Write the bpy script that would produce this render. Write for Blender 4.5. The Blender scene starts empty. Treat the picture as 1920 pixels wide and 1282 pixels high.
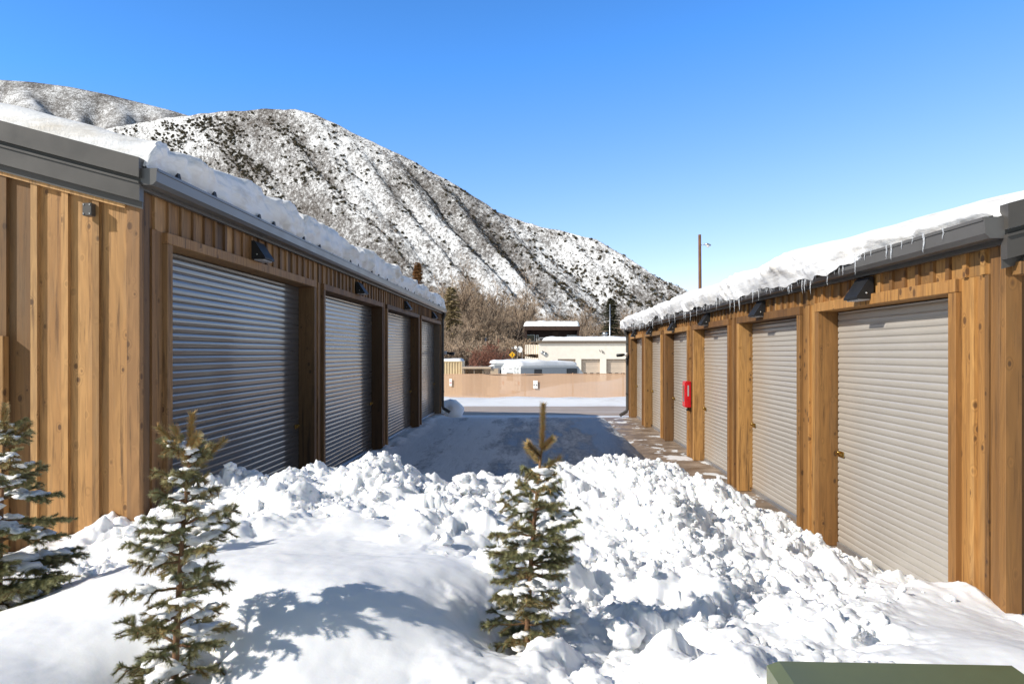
import bpy, math, random
import numpy as np
from mathutils import Vector, Matrix, noise as mnoise

random.seed(7)
RNG = np.random.default_rng(7)
scene = bpy.context.scene
col = scene.collection
R = math.radians
PI = math.pi

# ------------------------------------------------------------------ camera
CAMZ = 2.0
FPX, VX, VY = 1330.0, 1005.0, 661.0          # focal length and vanishing point of the alley (1920 px frame)
cam_d = bpy.data.cameras.new('camera')
cam = bpy.data.objects.new('camera', cam_d)
col.objects.link(cam)
cam.location = (0, 0, CAMZ)
cam.rotation_euler = (R(90), 0, 0)
cam_d.sensor_width = 36
cam_d.lens = 36 * FPX / 1920
cam_d.shift_x = -(VX - 960) / 1920
cam_d.shift_y = (VY - 641) / 1920
cam_d.clip_start = 0.05
cam_d.clip_end = 8000
scene.camera = cam


def at(px, py, D):
    """survey helper: a direction measured in the photograph at a known distance -> world point"""
    return Vector(((px - VX) / FPX * D, D, CAMZ + (VY - py) / FPX * D))


# ------------------------------------------------------------------ light
SUN_EL = R(33.6)
SUN_AZ = R(60)                                # from straight behind the camera towards its left
trav = Vector((math.sin(SUN_AZ) * math.cos(SUN_EL), math.cos(SUN_AZ) * math.cos(SUN_EL), -math.sin(SUN_EL)))
sd = bpy.data.lights.new('sun', 'SUN')
sd.energy = 4.2
sd.angle = R(0.5)
sd.color = (1.0, 0.95, 0.87)
sun = bpy.data.objects.new('sun', sd)
col.objects.link(sun)
sun.rotation_euler = trav.to_track_quat('-Z', 'Y').to_euler()

world = bpy.data.worlds.new('World')
scene.world = world
world.use_nodes = True
wn = world.node_tree
bg = wn.nodes['Background']
sky = wn.nodes.new('ShaderNodeTexSky')
sky.sky_type = 'NISHITA'
sky.sun_disc = False
sky.sun_elevation = SUN_EL
# the direction to the sun is -trav; Nishita rotation 0 puts the sun at +Y, turning clockwise
sky.sun_rotation = math.atan2(-trav.x, -trav.y)
sky.altitude = 2000
sky.air_density = 1.0
sky.dust_density = 0.35
sky.ozone_density = 2.6
# added sky tint: azure ahead, paler low down; overhead and behind muted for ambient
def wnode(t, ins, **p):
    nd = wn.nodes.new('ShaderNode' + t)
    for k, v in p.items(): setattr(nd, k, v)
    for k, v in ins.items():
        if isinstance(v, bpy.types.NodeSocket): wn.links.new(v, nd.inputs[k])
        else: nd.inputs[k].default_value = v
    return nd
wtc = wnode('TexCoord', {})
wsp = wnode('SeparateXYZ', {0: wtc.outputs['Generated']})
wel = wnode('MapRange', {0: wsp.outputs[2], 1: 0.04, 2: 0.80, 3: 0.0, 4: 1.0})
wel2 = wnode('Math', {0: wel.outputs[0], 1: wnode('Math', {0: wsp.outputs[0], 1: -0.15}, operation='MULTIPLY').outputs[0]}, operation='ADD')
wt1 = wnode('ValToRGB', {0: wel2.outputs[0]})
we = wt1.color_ramp.elements
we[0].position = 0.0; we[0].color = (1.65, 1.32, 1.25, 1)
we[1].position = 1.0; we[1].color = (0.85, 0.78, 0.66, 1)
for (p_, c_) in ((0.20, (1.30, 1.42, 1.66)), (0.45, (0.74, 1.48, 2.14)), (0.60, (0.66, 1.36, 1.95)), (0.78, (0.85, 0.90, 0.85))):
    q_ = we.new(p_); q_.color = (*c_, 1)
wfr = wnode('MapRange', {0: wsp.outputs[1], 1: -0.1, 2: 0.5, 3: 0.0, 4: 1.0})
wmx = wn.nodes.new('ShaderNodeMix'); wmx.data_type = 'RGBA'
wn.links.new(wfr.outputs[0], wmx.inputs[0]); wmx.inputs[6].default_value = (0.90, 0.78, 0.62, 1); wn.links.new(wt1.outputs[0], wmx.inputs[7])
wmul = wn.nodes.new('ShaderNodeMix'); wmul.data_type = 'RGBA'; wmul.blend_type = 'MULTIPLY'; wmul.inputs[0].default_value = 1.0
wn.links.new(sky.outputs[0], wmul.inputs[6]); wn.links.new(wmx.outputs[2], wmul.inputs[7])
wn.links.new(wmul.outputs[2], bg.inputs[0])
bg.inputs[1].default_value = 0.125
scene.view_settings.view_transform = 'Standard'
scene.view_settings.look = 'None'
scene.view_settings.exposure = 0.26
scene.view_settings.gamma = 1
scene.render.engine = 'CYCLES'
scene.cycles.use_denoising = True
scene.cycles.max_bounces = 8
scene.cycles.diffuse_bounces = 5
scene.cycles.transparent_max_bounces = 12


# ------------------------------------------------------------------ numpy noise
def hsh(ix, iy, seed):
    with np.errstate(over='ignore'):
        n = (ix.astype(np.int64) * 374761393 + iy.astype(np.int64) * 668265263 + seed * 1274126177) & 0xFFFFFFFF
        n = ((n ^ (n >> 13)) * 1274126177) & 0xFFFFFFFF
        n = ((n ^ (n >> 16)) * 2246822519) & 0xFFFFFFFF
        n = n ^ (n >> 15)
    return (n & 0xFFFFFF) / float(0x1000000)


def perlin(x, y, seed=0):
    x0 = np.floor(x); y0 = np.floor(y)
    fx = x - x0; fy = y - y0
    u = fx * fx * fx * (fx * (fx * 6 - 15) + 10); v = fy * fy * fy * (fy * (fy * 6 - 15) + 10)
    def g(ix, iy, dx, dy):
        a = hsh(ix, iy, seed) * 2 * PI
        return np.cos(a) * dx + np.sin(a) * dy
    n00 = g(x0, y0, fx, fy); n10 = g(x0 + 1, y0, fx - 1, fy)
    n01 = g(x0, y0 + 1, fx, fy - 1); n11 = g(x0 + 1, y0 + 1, fx - 1, fy - 1)
    return 1.41 * ((n00 * (1 - u) + n10 * u) * (1 - v) + (n01 * (1 - u) + n11 * u) * v)


def fbm(x, y, octs=4, seed=0, gain=0.5):
    s = 0; a = 1.0
    for o in range(octs):
        s = s + a * perlin(x * 2 ** o + 13.1 * o, y * 2 ** o - 7.7 * o, seed + o)
        a *= gain
    return s


def worley(x, y, seed=0):
    x0 = np.floor(x); y0 = np.floor(y)
    best = np.full(x.shape, 9.0); bid = np.zeros(x.shape)
    for i in (-1, 0, 1):
        for j in (-1, 0, 1):
            cx = x0 + i; cy = y0 + j
            dx = cx + hsh(cx, cy, seed) - x; dy = cy + hsh(cx, cy, seed + 5) - y
            d = np.sqrt(dx * dx + dy * dy)
            m = d < best
            best = np.where(m, d, best)
            bid = np.where(m, hsh(cx, cy, seed + 9), bid)
    return best, bid


def domes(x, y, c, seed):
    """rounded clods of size c: half-sphere bumps, some cells empty"""
    d, i = worley(x / c, y / c, seed)
    r = 0.42 + 0.4 * i
    return c * np.sqrt(np.maximum(0, r * r - d * d)) * (i > 0.12)


def smooth(a, b, x):
    t = np.clip((x - a) / (b - a), 0, 1)
    return t * t * (3 - 2 * t)


# ------------------------------------------------------------------ objects
def tag(o, label=None, cat=None, group=None, kind=None):
    if label: o['label'] = label
    if cat: o['category'] = cat
    if group: o['group'] = group
    if kind: o['kind'] = kind
    return o


def empty(name, loc=(0, 0, 0), label=None, cat=None, group=None, rz=0.0):
    o = bpy.data.objects.new(name, None)
    col.objects.link(o)
    o.location = loc
    o.rotation_euler = (0, 0, rz)
    o.empty_display_size = 0.2
    return tag(o, label, cat, group)


def copy_tree(o, parent=None):
    c = o.copy()
    col.objects.link(c)
    if parent is not None: c.parent = parent
    for ch in list(o.children):
        copy_tree(ch, c)
    return c


def np_mesh(name, V, F, mat, parent=None, smooth_=False, attr=None):
    """V (n,3) array, F (m,k) int array"""
    me = bpy.data.meshes.new(name)
    V = np.asarray(V, dtype=np.float32); F = np.asarray(F, dtype=np.int32)
    k = F.shape[1]
    me.vertices.add(len(V)); me.vertices.foreach_set('co', V.ravel())
    me.loops.add(F.size); me.loops.foreach_set('vertex_index', F.ravel())
    me.polygons.add(len(F)); me.polygons.foreach_set('loop_start', np.arange(0, F.size, k, dtype=np.int32))
    me.polygons.foreach_set('use_smooth', np.full(len(F), smooth_))
    if attr is not None:
        a = me.attributes.new('bv', 'FLOAT', 'POINT')
        a.data.foreach_set('value', np.asarray(attr, dtype=np.float32))
    me.update(calc_edges=True)
    me.materials.append(mat)
    o = bpy.data.objects.new(name, me)
    col.objects.link(o)
    if parent is not None: o.parent = parent
    return o


def grid_faces(nu, nv, flip=False):
    i = np.arange(nu - 1)[:, None] * nv + np.arange(nv - 1)[None, :]
    i = i.ravel()
    F = np.stack([i, i + nv, i + nv + 1, i + 1], 1)
    return F[:, ::-1] if flip else F


class MB:
    def __init__(self):
        self.v = []; self.f = []; self.b = []
        self.s = []

    def poly(self, pts, faces, bv=0.0, sm=False):
        n = len(self.v)
        self.v += [tuple(p) for p in pts]
        self.b += [bv] * len(pts)
        for f in faces:
            self.f.append([n + i for i in f]); self.s.append(sm)
        return self

    def box(self, x0, x1, y0, y1, z0, z1, bv=0.0):
        if x0 > x1: x0, x1 = x1, x0
        if y0 > y1: y0, y1 = y1, y0
        p = [(x0, y0, z0), (x1, y0, z0), (x1, y1, z0), (x0, y1, z0), (x0, y0, z1), (x1, y0, z1), (x1, y1, z1), (x0, y1, z1)]
        return self.poly(p, [(0, 3, 2, 1), (4, 5, 6, 7), (0, 1, 5, 4), (1, 2, 6, 5), (2, 3, 7, 6), (3, 0, 4, 7)], bv)

    def cbox(self, x0, x1, y0, y1, z0, z1, c=0.004, bv=0.0):
        """box with chamfered edges along all sides"""
        if x0 > x1: x0, x1 = x1, x0
        if y0 > y1: y0, y1 = y1, y0
        import itertools
        pts = []; idx = {}
        X = (x0, x1); Y = (y0, y1); Z = (z0, z1)
        sg = (1, -1)
        for i, j, k in itertools.product((0, 1), repeat=3):
            for ax in range(3):
                p = [X[i] + c * sg[i], Y[j] + c * sg[j], Z[k] + c * sg[k]]
                p[ax] = (X, Y, Z)[ax][(i, j, k)[ax]]
                idx[(i, j, k, ax)] = len(pts); pts.append(p)
        fs = []
        for ax in range(3):
            a, b = [q for q in range(3) if q != ax]
            for s in (0, 1):
                loop = []
                for (u, w) in ((0, 0), (1, 0), (1, 1), (0, 1)):
                    key = [0, 0, 0]; key[ax] = s; key[a] = u; key[b] = w
                    loop.append(idx[(*key, ax)])
                fs.append(loop)
        for ax in range(3):
            a, b = [q for q in range(3) if q != ax]
            for (u, w) in ((0, 0), (1, 0), (1, 1), (0, 1)):
                k0 = [0, 0, 0]; k1 = [0, 0, 0]
                k0[ax] = 0; k1[ax] = 1
                for k in (k0, k1): k[a] = u; k[b] = w
                fs.append([idx[(*k0, a)], idx[(*k0, b)], idx[(*k1, b)], idx[(*k1, a)]])
        for i, j, k in itertools.product((0, 1), repeat=3):
            fs.append([idx[(i, j, k, 0)], idx[(i, j, k, 1)], idx[(i, j, k, 2)]])
        # orient outward
        cen = Vector(((x0 + x1) / 2, (y0 + y1) / 2, (z0 + z1) / 2))
        out = []
        for f in fs:
            P = [Vector(pts[q]) for q in f]
            nrm = (P[1] - P[0]).cross(P[2] - P[0])
            m = sum(P, Vector()) / len(P)
            out.append(f if nrm.dot(m - cen) > 0 else f[::-1])
        return self.poly(pts, out, bv)

    def prism(self, prof, axis, a0, a1, bv=0.0, sm=False):
        """closed profile of 2-D points extruded along an axis from a0 to a1 (profile in the other two, in xyz order)"""
        n = len(prof)
        def mk(p, a):
            q = [p[0], p[1]]; q.insert(axis, a); return q
        pts = [mk(p, a0) for p in prof] + [mk(p, a1) for p in prof]
        fs = [[i, (i + 1) % n, n + (i + 1) % n, n + i] for i in range(n)]
        fs += [list(range(n))[::-1], [n + i for i in range(n)]]
        area = sum(prof[i][0] * prof[(i + 1) % n][1] - prof[(i + 1) % n][0] * prof[i][1] for i in range(n))
        flip = (area < 0) != (axis == 1)
        if flip: fs = [f[::-1] for f in fs]
        return self.poly(pts, fs, bv, sm)

    def tube(self, pts, rad, n=8, bv=0.0, cap=True, sm=True):
        P = [Vector(p) for p in pts]
        if not hasattr(rad, '__len__'): rad = [rad] * len(P)
        rings = []
        up = Vector((0, 0, 1))
        prev = None
        for i, p in enumerate(P):
            d = (P[min(i + 1, len(P) - 1)] - P[max(i - 1, 0)])
            if d.length < 1e-9: d = up.copy()
            d.normalize()
            if prev is None:
                a = d.orthogonal().normalized()
            else:
                a = (prev - d * prev.dot(d))
                a = a.normalized() if a.length > 1e-6 else d.orthogonal().normalized()
            prev = a
            b = d.cross(a)
            rings.append([p + (a * math.cos(2 * PI * k / n) + b * math.sin(2 * PI * k / n)) * rad[i] for k in range(n)])
        pts2 = [q for r in rings for q in r]
        fs = []
        for i in range(len(P) - 1):
            for k in range(n):
                k2 = (k + 1) % n
                fs.append([i * n + k, i * n + k2, (i + 1) * n + k2, (i + 1) * n + k])
        if cap:
            fs.append(list(range(n))[::-1]); fs.append([(len(P) - 1) * n + k for k in range(n)])
        return self.poly(pts2, fs, bv, sm)

    def xform(self, M):
        self.v = [tuple(M @ Vector(p)) for p in self.v]
        return self

    def build(self, name, mat, parent=None):
        me = bpy.data.meshes.new(name)
        me.from_pydata(self.v, [], self.f)
        me.polygons.foreach_set('use_smooth', self.s)
        a = me.attributes.new('bv', 'FLOAT', 'POINT')
        a.data.foreach_set('value', self.b)
        me.materials.append(mat)
        me.update()
        o = bpy.data.objects.new(name, me)
        col.objects.link(o)
        if parent is not None: o.parent = parent
        return o


# ------------------------------------------------------------------ materials
class NT:
    def __init__(self, name):
        self.m = bpy.data.materials.new(name)
        self.m.use_nodes = True
        self.t = self.m.node_tree
        self.p = self.t.nodes['Principled BSDF']

    def n(self, typ, ins=None, **props):
        nd = self.t.nodes.new('ShaderNode' + typ)
        for k, v in props.items(): setattr(nd, k, v)
        for k, v in (ins or {}).items(): self.set(nd.inputs[k], v)
        return nd

    def set(self, sock, v):
        if hasattr(v, 'outputs'): v = v.outputs[0]
        if isinstance(v, bpy.types.NodeSocket): self.t.links.new(v, sock)
        elif hasattr(v, '__len__') and len(v) == 3 and sock.type == 'RGBA': sock.default_value = (*v, 1)
        else: sock.default_value = v

    def math(self, op, a, b=0.0, c=0.0):
        return self.n('Math', {0: a, 1: b, 2: c}, operation=op)

    def mix(self, f, a, b, blend='MIX'):
        nd = self.n('Mix', data_type='RGBA', blend_type=blend)
        self.set(nd.inputs[0], f); self.set(nd.inputs[6], a); self.set(nd.inputs[7], b)
        return nd.outputs[2]

    def ramp(self, f, stops):
        nd = self.n('ValToRGB', {0: f})
        e = nd.color_ramp.elements
        while len(e) < len(stops): e.new(0.5)
        for q, (pos, c) in zip(e, stops):
            q.position = pos
            q.color = (*c, 1) if hasattr(c, '__len__') else (c, c, c, 1)
        return nd.outputs[0]

    def noise(self, vec, scale, detail=4, rough=0.5, dist=0.0):
        return self.n('TexNoise', {'Vector': vec, 'Scale': scale, 'Detail': detail, 'Roughness': rough, 'Distortion': dist}).outputs[0]

    def coords(self, scale=(1, 1, 1), offset=None, kind='Object'):
        tc = self.n('TexCoord')
        v = tc.outputs[kind]
        if offset is not None:
            v = self.n('VectorMath', {0: v, 1: offset}, operation='ADD').outputs[0]
        return self.n('VectorMath', {0: v, 1: scale}, operation='MULTIPLY').outputs[0]

    def bump(self, h, strength=0.3, dist=0.01):
        b = self.n('Bump', {'Height': h, 'Strength': strength, 'Distance': dist})
        self.set(self.p.inputs['Normal'], b.outputs[0])
        return b

    def out(self, **kw):
        for k, v in kw.items():
            self.set(self.p.inputs[k.replace('_', ' ')], v)
        return self.m


def simple(name, c, rough=0.5, metallic=0.0, var=0.12, scale=6.0, bump=0.0, **kw):
    t = NT(name)
    v = t.noise(t.coords(), scale, 5, 0.6)
    dk = tuple(x * (1 - var) for x in c); lt = tuple(min(1, x * (1 + var)) for x in c)
    t.set(t.p.inputs['Base Color'], t.ramp(v, [(0.3, dk), (0.7, lt)]))
    t.set(t.p.inputs['Roughness'], t.ramp(v, [(0.3, max(0, rough - 0.06)), (0.7, min(1, rough + 0.06))]))
    t.p.inputs['Metallic'].default_value = metallic
    if bump: t.bump(t.noise(t.coords(), scale * 8, 4), bump, 0.004)
    return t.out(**kw)


def wood(name, light, mid, dark, grey, gfac=0.4, stain=0.5):
    """weathered cedar: every board has its own tone ('bv'), vertical grain, knots and dark weather streaks"""
    t = NT(name)
    bv = t.n('Attribute', attribute_name='bv').outputs['Fac']
    off = t.n('CombineXYZ', {0: t.math('MULTIPLY', bv, 37.0), 1: t.math('MULTIPLY', bv, 91.0), 2: t.math('MULTIPLY', bv, 53.0)})
    c = t.coords((1, 1, 1), off.outputs[0])
    def sc(s): return t.n('VectorMath', {0: c, 1: s}, operation='MULTIPLY').outputs[0]
    # knots
    vo = t.n('TexVoronoi', {'Vector': sc((10, 10, 6.4)), 'Scale': 1.0, 'Randomness': 1.0}, voronoi_dimensions='3D', feature='F1')
    kd = vo.outputs['Distance']
    krnd = t.n('SeparateColor', {0: vo.outputs['Color']}).outputs[0]
    krad = t.math('MULTIPLY', t.math('MAXIMUM', t.math('SUBTRACT', krnd, 0.14), 0.0), 0.22)
    kn = t.n('MapRange', {0: t.math('SUBTRACT', kd, krad), 1: -0.02, 2: 0.045, 3: 1.0, 4: 0.0}).outputs[0]
    halo = t.n('MapRange', {0: t.math('SUBTRACT', kd, krad), 1: 0.0, 2: 0.22, 3: 1.0, 4: 0.0}).outputs[0]
    has = t.math('GREATER_THAN', krad, 0.012)
    kn = t.math('MULTIPLY', kn, has).outputs[0]; halo = t.math('MULTIPLY', halo, has).outputs[0]
    # grain distorted round the knots
    low = t.noise(sc((5, 5, 0.55)), 1.0, 3, 0.5)
    ph = t.math('ADD', t.math('MULTIPLY', low, 26.0), t.math('MULTIPLY', halo, 2.6))
    rings = t.math('MULTIPLY_ADD', t.math('SINE', t.math('MULTIPLY', ph, 3.2)), 0.5, 0.5)
    fine = t.noise(sc((120, 120, 3.0)), 1.0, 3, 0.6)
    broad = t.noise(sc((3.2, 3.2, 0.35)), 1.0, 4, 0.6)
    tone = t.math('ADD', t.math('MULTIPLY', bv, 0.50), t.math('MULTIPLY', broad, 0.80))
    base = t.ramp(tone, [(0.34, dark), (0.58, mid), (0.88, light)])
    base = t.mix(t.math('MULTIPLY', rings, 0.36), base, tuple(x * 0.55 for x in mid))
    base = t.mix(t.math('MULTIPLY', fine, 0.30), base, tuple(x * 0.6 for x in mid))
    # grey weathering and dark streaks
    g = t.ramp(t.noise(sc((9, 9, 0.8)), 1.0, 5, 0.65), [(0.50, 0.0), (0.72, 1.0)])
    base = t.mix(t.math('MULTIPLY', g, gfac), base, grey)
    st = t.ramp(t.noise(sc((26, 26, 1.1)), 1.0, 5, 0.7), [(0.53, 0.0), (0.68, 1.0)])
    base = t.mix(t.math('MULTIPLY', st, stain), base, tuple(x * 0.35 for x in dark))
    base = t.mix(t.math('MULTIPLY', t.math('POWER', kn, 1.5), 0.85), base, (0.07, 0.032, 0.014))
    base = t.mix(t.math('MULTIPLY', t.math('MULTIPLY', halo, rings), 0.45), base, tuple(x * 0.45 for x in mid))
    plank = t.n('MapRange', {0: t.math('FRACT', t.math('MULTIPLY', bv, 7.13)), 1: 0.0, 2: 1.0, 3: 0.56, 4: 1.20}).outputs[0]
    base = t.mix(1.0, base, t.n('CombineColor', {0: plank, 1: plank, 2: plank}).outputs[0], 'MULTIPLY')
    h = t.math('ADD', t.math('MULTIPLY', fine, 0.6), t.math('MULTIPLY', rings, 0.25))
    t.bump(h, 0.35, 0.003)
    return t.out(Base_Color=base, Roughness=0.72)


M = {}
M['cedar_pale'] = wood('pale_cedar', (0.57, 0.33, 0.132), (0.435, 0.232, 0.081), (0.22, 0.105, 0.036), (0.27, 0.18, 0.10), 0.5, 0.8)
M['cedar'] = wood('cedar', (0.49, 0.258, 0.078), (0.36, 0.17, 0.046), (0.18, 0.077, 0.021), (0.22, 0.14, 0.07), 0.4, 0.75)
M['cedar_shaded'] = wood('shaded_cedar', (0.44, 0.25, 0.105), (0.31, 0.162, 0.062), (0.14, 0.069, 0.027), (0.17, 0.115, 0.07), 0.45, 0.75)  # weathered cedar like the others, colour darkened to carry the alley-side shade
M['roof_metal'] = simple('dark_bronze_metal', (0.072, 0.066, 0.060), 0.42, 0.0, 0.08, 3.0)
M['gutter_metal'] = simple('bronze_gutter_metal', (0.135, 0.13, 0.125), 0.34, 0.25, 0.08, 3.0)
M['black'] = simple('black_metal', (0.010, 0.010, 0.011), 0.6, 0.0, 0.2, 10)
M['guide'] = simple('black_guide', (0.012, 0.012, 0.012), 0.7)
M['brass'] = simple('brass', (0.42, 0.28, 0.09), 0.35, 1.0)
M['galv'] = simple('galvanised_steel', (0.5, 0.51, 0.52), 0.35, 0.8)
M['glass'] = simple('dark_glass', (0.03, 0.035, 0.04), 0.06)
M['red'] = simple('red_paint', (0.62, 0.012, 0.02), 0.3, 0, 0.1)
M['white'] = simple('white_paint', (0.78, 0.78, 0.76), 0.4, 0, 0.05)
M['offwhite'] = simple('white_vehicle_body', (0.70, 0.70, 0.68), 0.35, 0, 0.06)
M['greyblue'] = simple('grey_vehicle_side', (0.36, 0.38, 0.40), 0.35, 0, 0.06)
M['cream'] = simple('cream_stucco', (0.90, 0.82, 0.71), 0.85, 0, 0.06, 1.5)
M['tan'] = simple('tan_steel', (0.52, 0.40, 0.28), 0.6, 0, 0.08, 1.0)
M['tan_dark'] = simple('tan_recess', (0.20, 0.155, 0.115), 0.8, 0, 0.1)
M['garage_door'] = simple('beige_door', (0.58, 0.47, 0.37), 0.5, 0, 0.04)
M['brown'] = simple('dark_brown_siding', (0.062, 0.030, 0.020), 0.7, 0, 0.25, 2.0)
M['brown_dark'] = simple('brown_recess', (0.045, 0.022, 0.016), 0.8, 0, 0.2)
M['container'] = simple('cream_container', (0.62, 0.49, 0.30), 0.5, 0, 0.1, 1.0)
M['yellow'] = simple('sign_yellow', (0.80, 0.42, 0.01), 0.45, 0, 0.04)
M['sign_black'] = simple('sign_black', (0.02, 0.02, 0.02), 0.5)
M['sign_red'] = simple('sign_red', (0.6, 0.08, 0.06), 0.5)
M['sign_grey'] = simple('sign_grey', (0.45, 0.45, 0.46), 0.5)
M['rubber'] = simple('rubber', (0.02, 0.02, 0.02), 0.8)
M['pole_wood'] = simple('pole_wood', (0.16, 0.075, 0.035), 0.85, 0, 0.3, 2.0)
M['post'] = simple('fence_post_paint', (0.50, 0.30, 0.18), 0.5)
M['green_box'] = simple('green_enamel', (0.115, 0.135, 0.062), 0.42, 0, 0.14, 5.0, 0.05)
M['bark'] = simple('spruce_bark', (0.21, 0.11, 0.055), 0.9, 0, 0.3, 40, 0.5)
M['bark_far'] = simple('cottonwood_bark', (0.075, 0.055, 0.042), 0.95, 0, 0.3, 0.8)


def door_mat(name, c0, c1, ior, r):
    t = NT(name)
    v = t.noise(t.coords((0.5, 0.5, 14)), 1.0, 3)
    w = t.noise(t.coords((2, 2, 2)), 1.0, 5, 0.65)
    c = t.mix(w, c0, c1)
    t.set(t.p.inputs['Roughness'], t.ramp(v, [(0.3, 0.26), (0.7, 0.36)]))
    t.p.inputs['Coat Weight'].default_value = 0.9
    t.p.inputs['Coat Roughness'].default_value = r
    t.p.inputs['Coat IOR'].default_value = ior
    return t.out(Base_Color=c)


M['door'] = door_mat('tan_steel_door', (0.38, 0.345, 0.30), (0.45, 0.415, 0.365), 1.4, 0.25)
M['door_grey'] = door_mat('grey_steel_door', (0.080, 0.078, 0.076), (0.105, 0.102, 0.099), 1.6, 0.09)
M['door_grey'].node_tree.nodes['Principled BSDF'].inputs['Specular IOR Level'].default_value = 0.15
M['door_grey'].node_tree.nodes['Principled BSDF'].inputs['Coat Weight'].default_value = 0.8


def snow_mat(name='snow', c=(0.92, 0.924, 0.93), grain=90.0, bs=0.22, dist=0.006):
    t = NT(name)
    co = t.coords()
    a = t.noise(co, grain, 5, 0.7)
    b = t.noise(co, grain / 7, 4, 0.6)
    t.bump(t.math('ADD', t.math('MULTIPLY', a, 0.5), b), bs, dist)
    col_ = t.mix(b, tuple(x * 0.97 for x in c), c)
    return t.out(Base_Color=col_, Roughness=0.6, Specular_IOR_Level=0.3, Subsurface_Weight=0.45,
                 Subsurface_Radius=(0.03, 0.035, 0.045), Subsurface_Scale=0.5)


M['snow'] = snow_mat()
M['snow_far'] = snow_mat('far_snow', grain=1.2, bs=0.4, dist=0.1)
M['snow_far'].node_tree.nodes['Principled BSDF'].inputs['Subsurface Weight'].default_value = 0


def roof_snow_mat():
    t = NT('roof_snow')
    co = t.coords()
    a = t.noise(co, 60, 4, 0.7); b = t.noise(co, 7, 5, 0.6)
    lay = t.noise(t.coords((0.7, 0.7, 16)), 1.0, 3)
    dirt = t.ramp(t.noise(t.coords((1.2, 1.2, 5)), 1.0, 5, 0.7), [(0.54, 0.0), (0.74, 0.75)])
    c = t.mix(dirt, (0.89, 0.89, 0.89), (0.58, 0.52, 0.43))
    t.bump(t.math('ADD', t.math('ADD', t.math('MULTIPLY', a, 0.3), b), t.math('MULTIPLY', lay, 1.0)), 0.5, 0.03)
    return t.out(Base_Color=c, Roughness=0.6, Specular_IOR_Level=0.3)


M['roof_snow'] = roof_snow_mat()


def ice_mat():
    t = NT('ice')
    return t.out(Base_Color=(0.93, 0.96, 1.0), Roughness=0.1, IOR=1.31, Transmission_Weight=0.62)


M['ice'] = ice_mat()


def needle_mat():
    t = NT('spruce_needles')
    bv = t.n('Attribute', attribute_name='bv').outputs['Fac']
    c = t.ramp(bv, [(0.0, (0.095, 0.112, 0.058)), (0.35, (0.185, 0.20, 0.098)), (0.75, (0.31, 0.275, 0.125)), (1.0, (0.46, 0.25, 0.085))])
    return t.out(Base_Color=c, Roughness=0.55, Specular_IOR_Level=0.3)


M['needles'] = needle_mat()


def attr_mat(name, stops, rough=0.85):
    t = NT(name)
    bv = t.n('Attribute', attribute_name='bv').outputs['Fac']
    return t.out(Base_Color=t.ramp(bv, stops), Roughness=rough, Specular_IOR_Level=0.2)


M['twigs'] = attr_mat('bare_twigs', [(0, (0.28, 0.205, 0.145)), (1, (0.62, 0.47, 0.335))])
M['red_twigs'] = attr_mat('red_willow_twigs', [(0, (0.18, 0.075, 0.05)), (1, (0.40, 0.19, 0.13))])
M['far_spruce'] = attr_mat('far_spruce_needles', [(0, (0.03, 0.035, 0.02)), (1, (0.12, 0.11, 0.06))])
M['brown_spruce'] = attr_mat('brown_spruce_needles', [(0, (0.17, 0.085, 0.035)), (1, (0.36, 0.19, 0.08))])
M['olive_spruce'] = attr_mat('olive_spruce_needles', [(0, (0.16, 0.125, 0.065)), (1, (0.44, 0.34, 0.19))])
M['juniper'] = attr_mat('juniper_foliage', [(0, (0.045, 0.044, 0.028)), (1, (0.14, 0.115, 0.075))])
M['brush'] = attr_mat('oak_brush', [(0, (0.06, 0.045, 0.035)), (1, (0.19, 0.145, 0.11))])


def mountain_mat():
    t = NT('mountain_snow_and_brush')
    co = t.coords()
    big = t.noise(t.coords((0.012, 0.012, 0.012)), 1.0, 3, 0.55)
    mid = t.noise(t.coords((0.07, 0.07, 0.07)), 1.0, 4, 0.65)
    fine = t.noise(t.coords((0.27, 0.27, 0.27)), 1.0, 5, 0.85)
    s = t.math('ADD', t.math('ADD', t.math('MULTIPLY', big, 0.40), t.math('MULTIPLY', mid, 0.45)), t.math('MULTIPLY', fine, 1.15))
    bv = t.n('Attribute', attribute_name='bv').outputs['Fac']
    s = t.math('ADD', s, t.math('MULTIPLY', bv, 0.30))
    f = t.ramp(s, [(0.0, 0.0), (0.5, 0.0), (0.58, 1.0)])
    # ramp positions are 0..1: bring the sum into that range
    sc = t.math('MULTIPLY', s, 0.5)
    f = t.ramp(sc, [(0.468, 0.0), (0.540, 0.72), (0.62, 1.0)])
    br = t.ramp(fine, [(0.40, (0.135, 0.118, 0.106)), (0.70, (0.055, 0.048, 0.044))])
    c = t.mix(f, (0.86, 0.87, 0.89), br)
    t.bump(t.math('ADD', fine, t.math('MULTIPLY', f, 0.5)), 0.4, 1.2)
    return t.out(Base_Color=c, Roughness=0.8, Specular_IOR_Level=0.2)


M['mountain'] = mountain_mat()


def ground_mat():
    t = NT('snowy_ground')
    a = t.noise(t.coords((0.15, 0.4, 0.15)), 1.0, 5, 0.6)
    b = t.noise(t.coords((1.5, 5, 1.5)), 1.0, 5, 0.65)
    f = t.ramp(t.math('ADD', t.math('MULTIPLY', a, 0.6), t.math('MULTIPLY', b, 0.4)), [(0.50, 0.0), (0.68, 0.55)])
    c = t.mix(f, (0.82, 0.83, 0.85), (0.42, 0.36, 0.30))
    t.bump(b, 0.3, 0.05)
    return t.out(Base_Color=c, Roughness=0.7)


M['ground'] = ground_mat()


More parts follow.
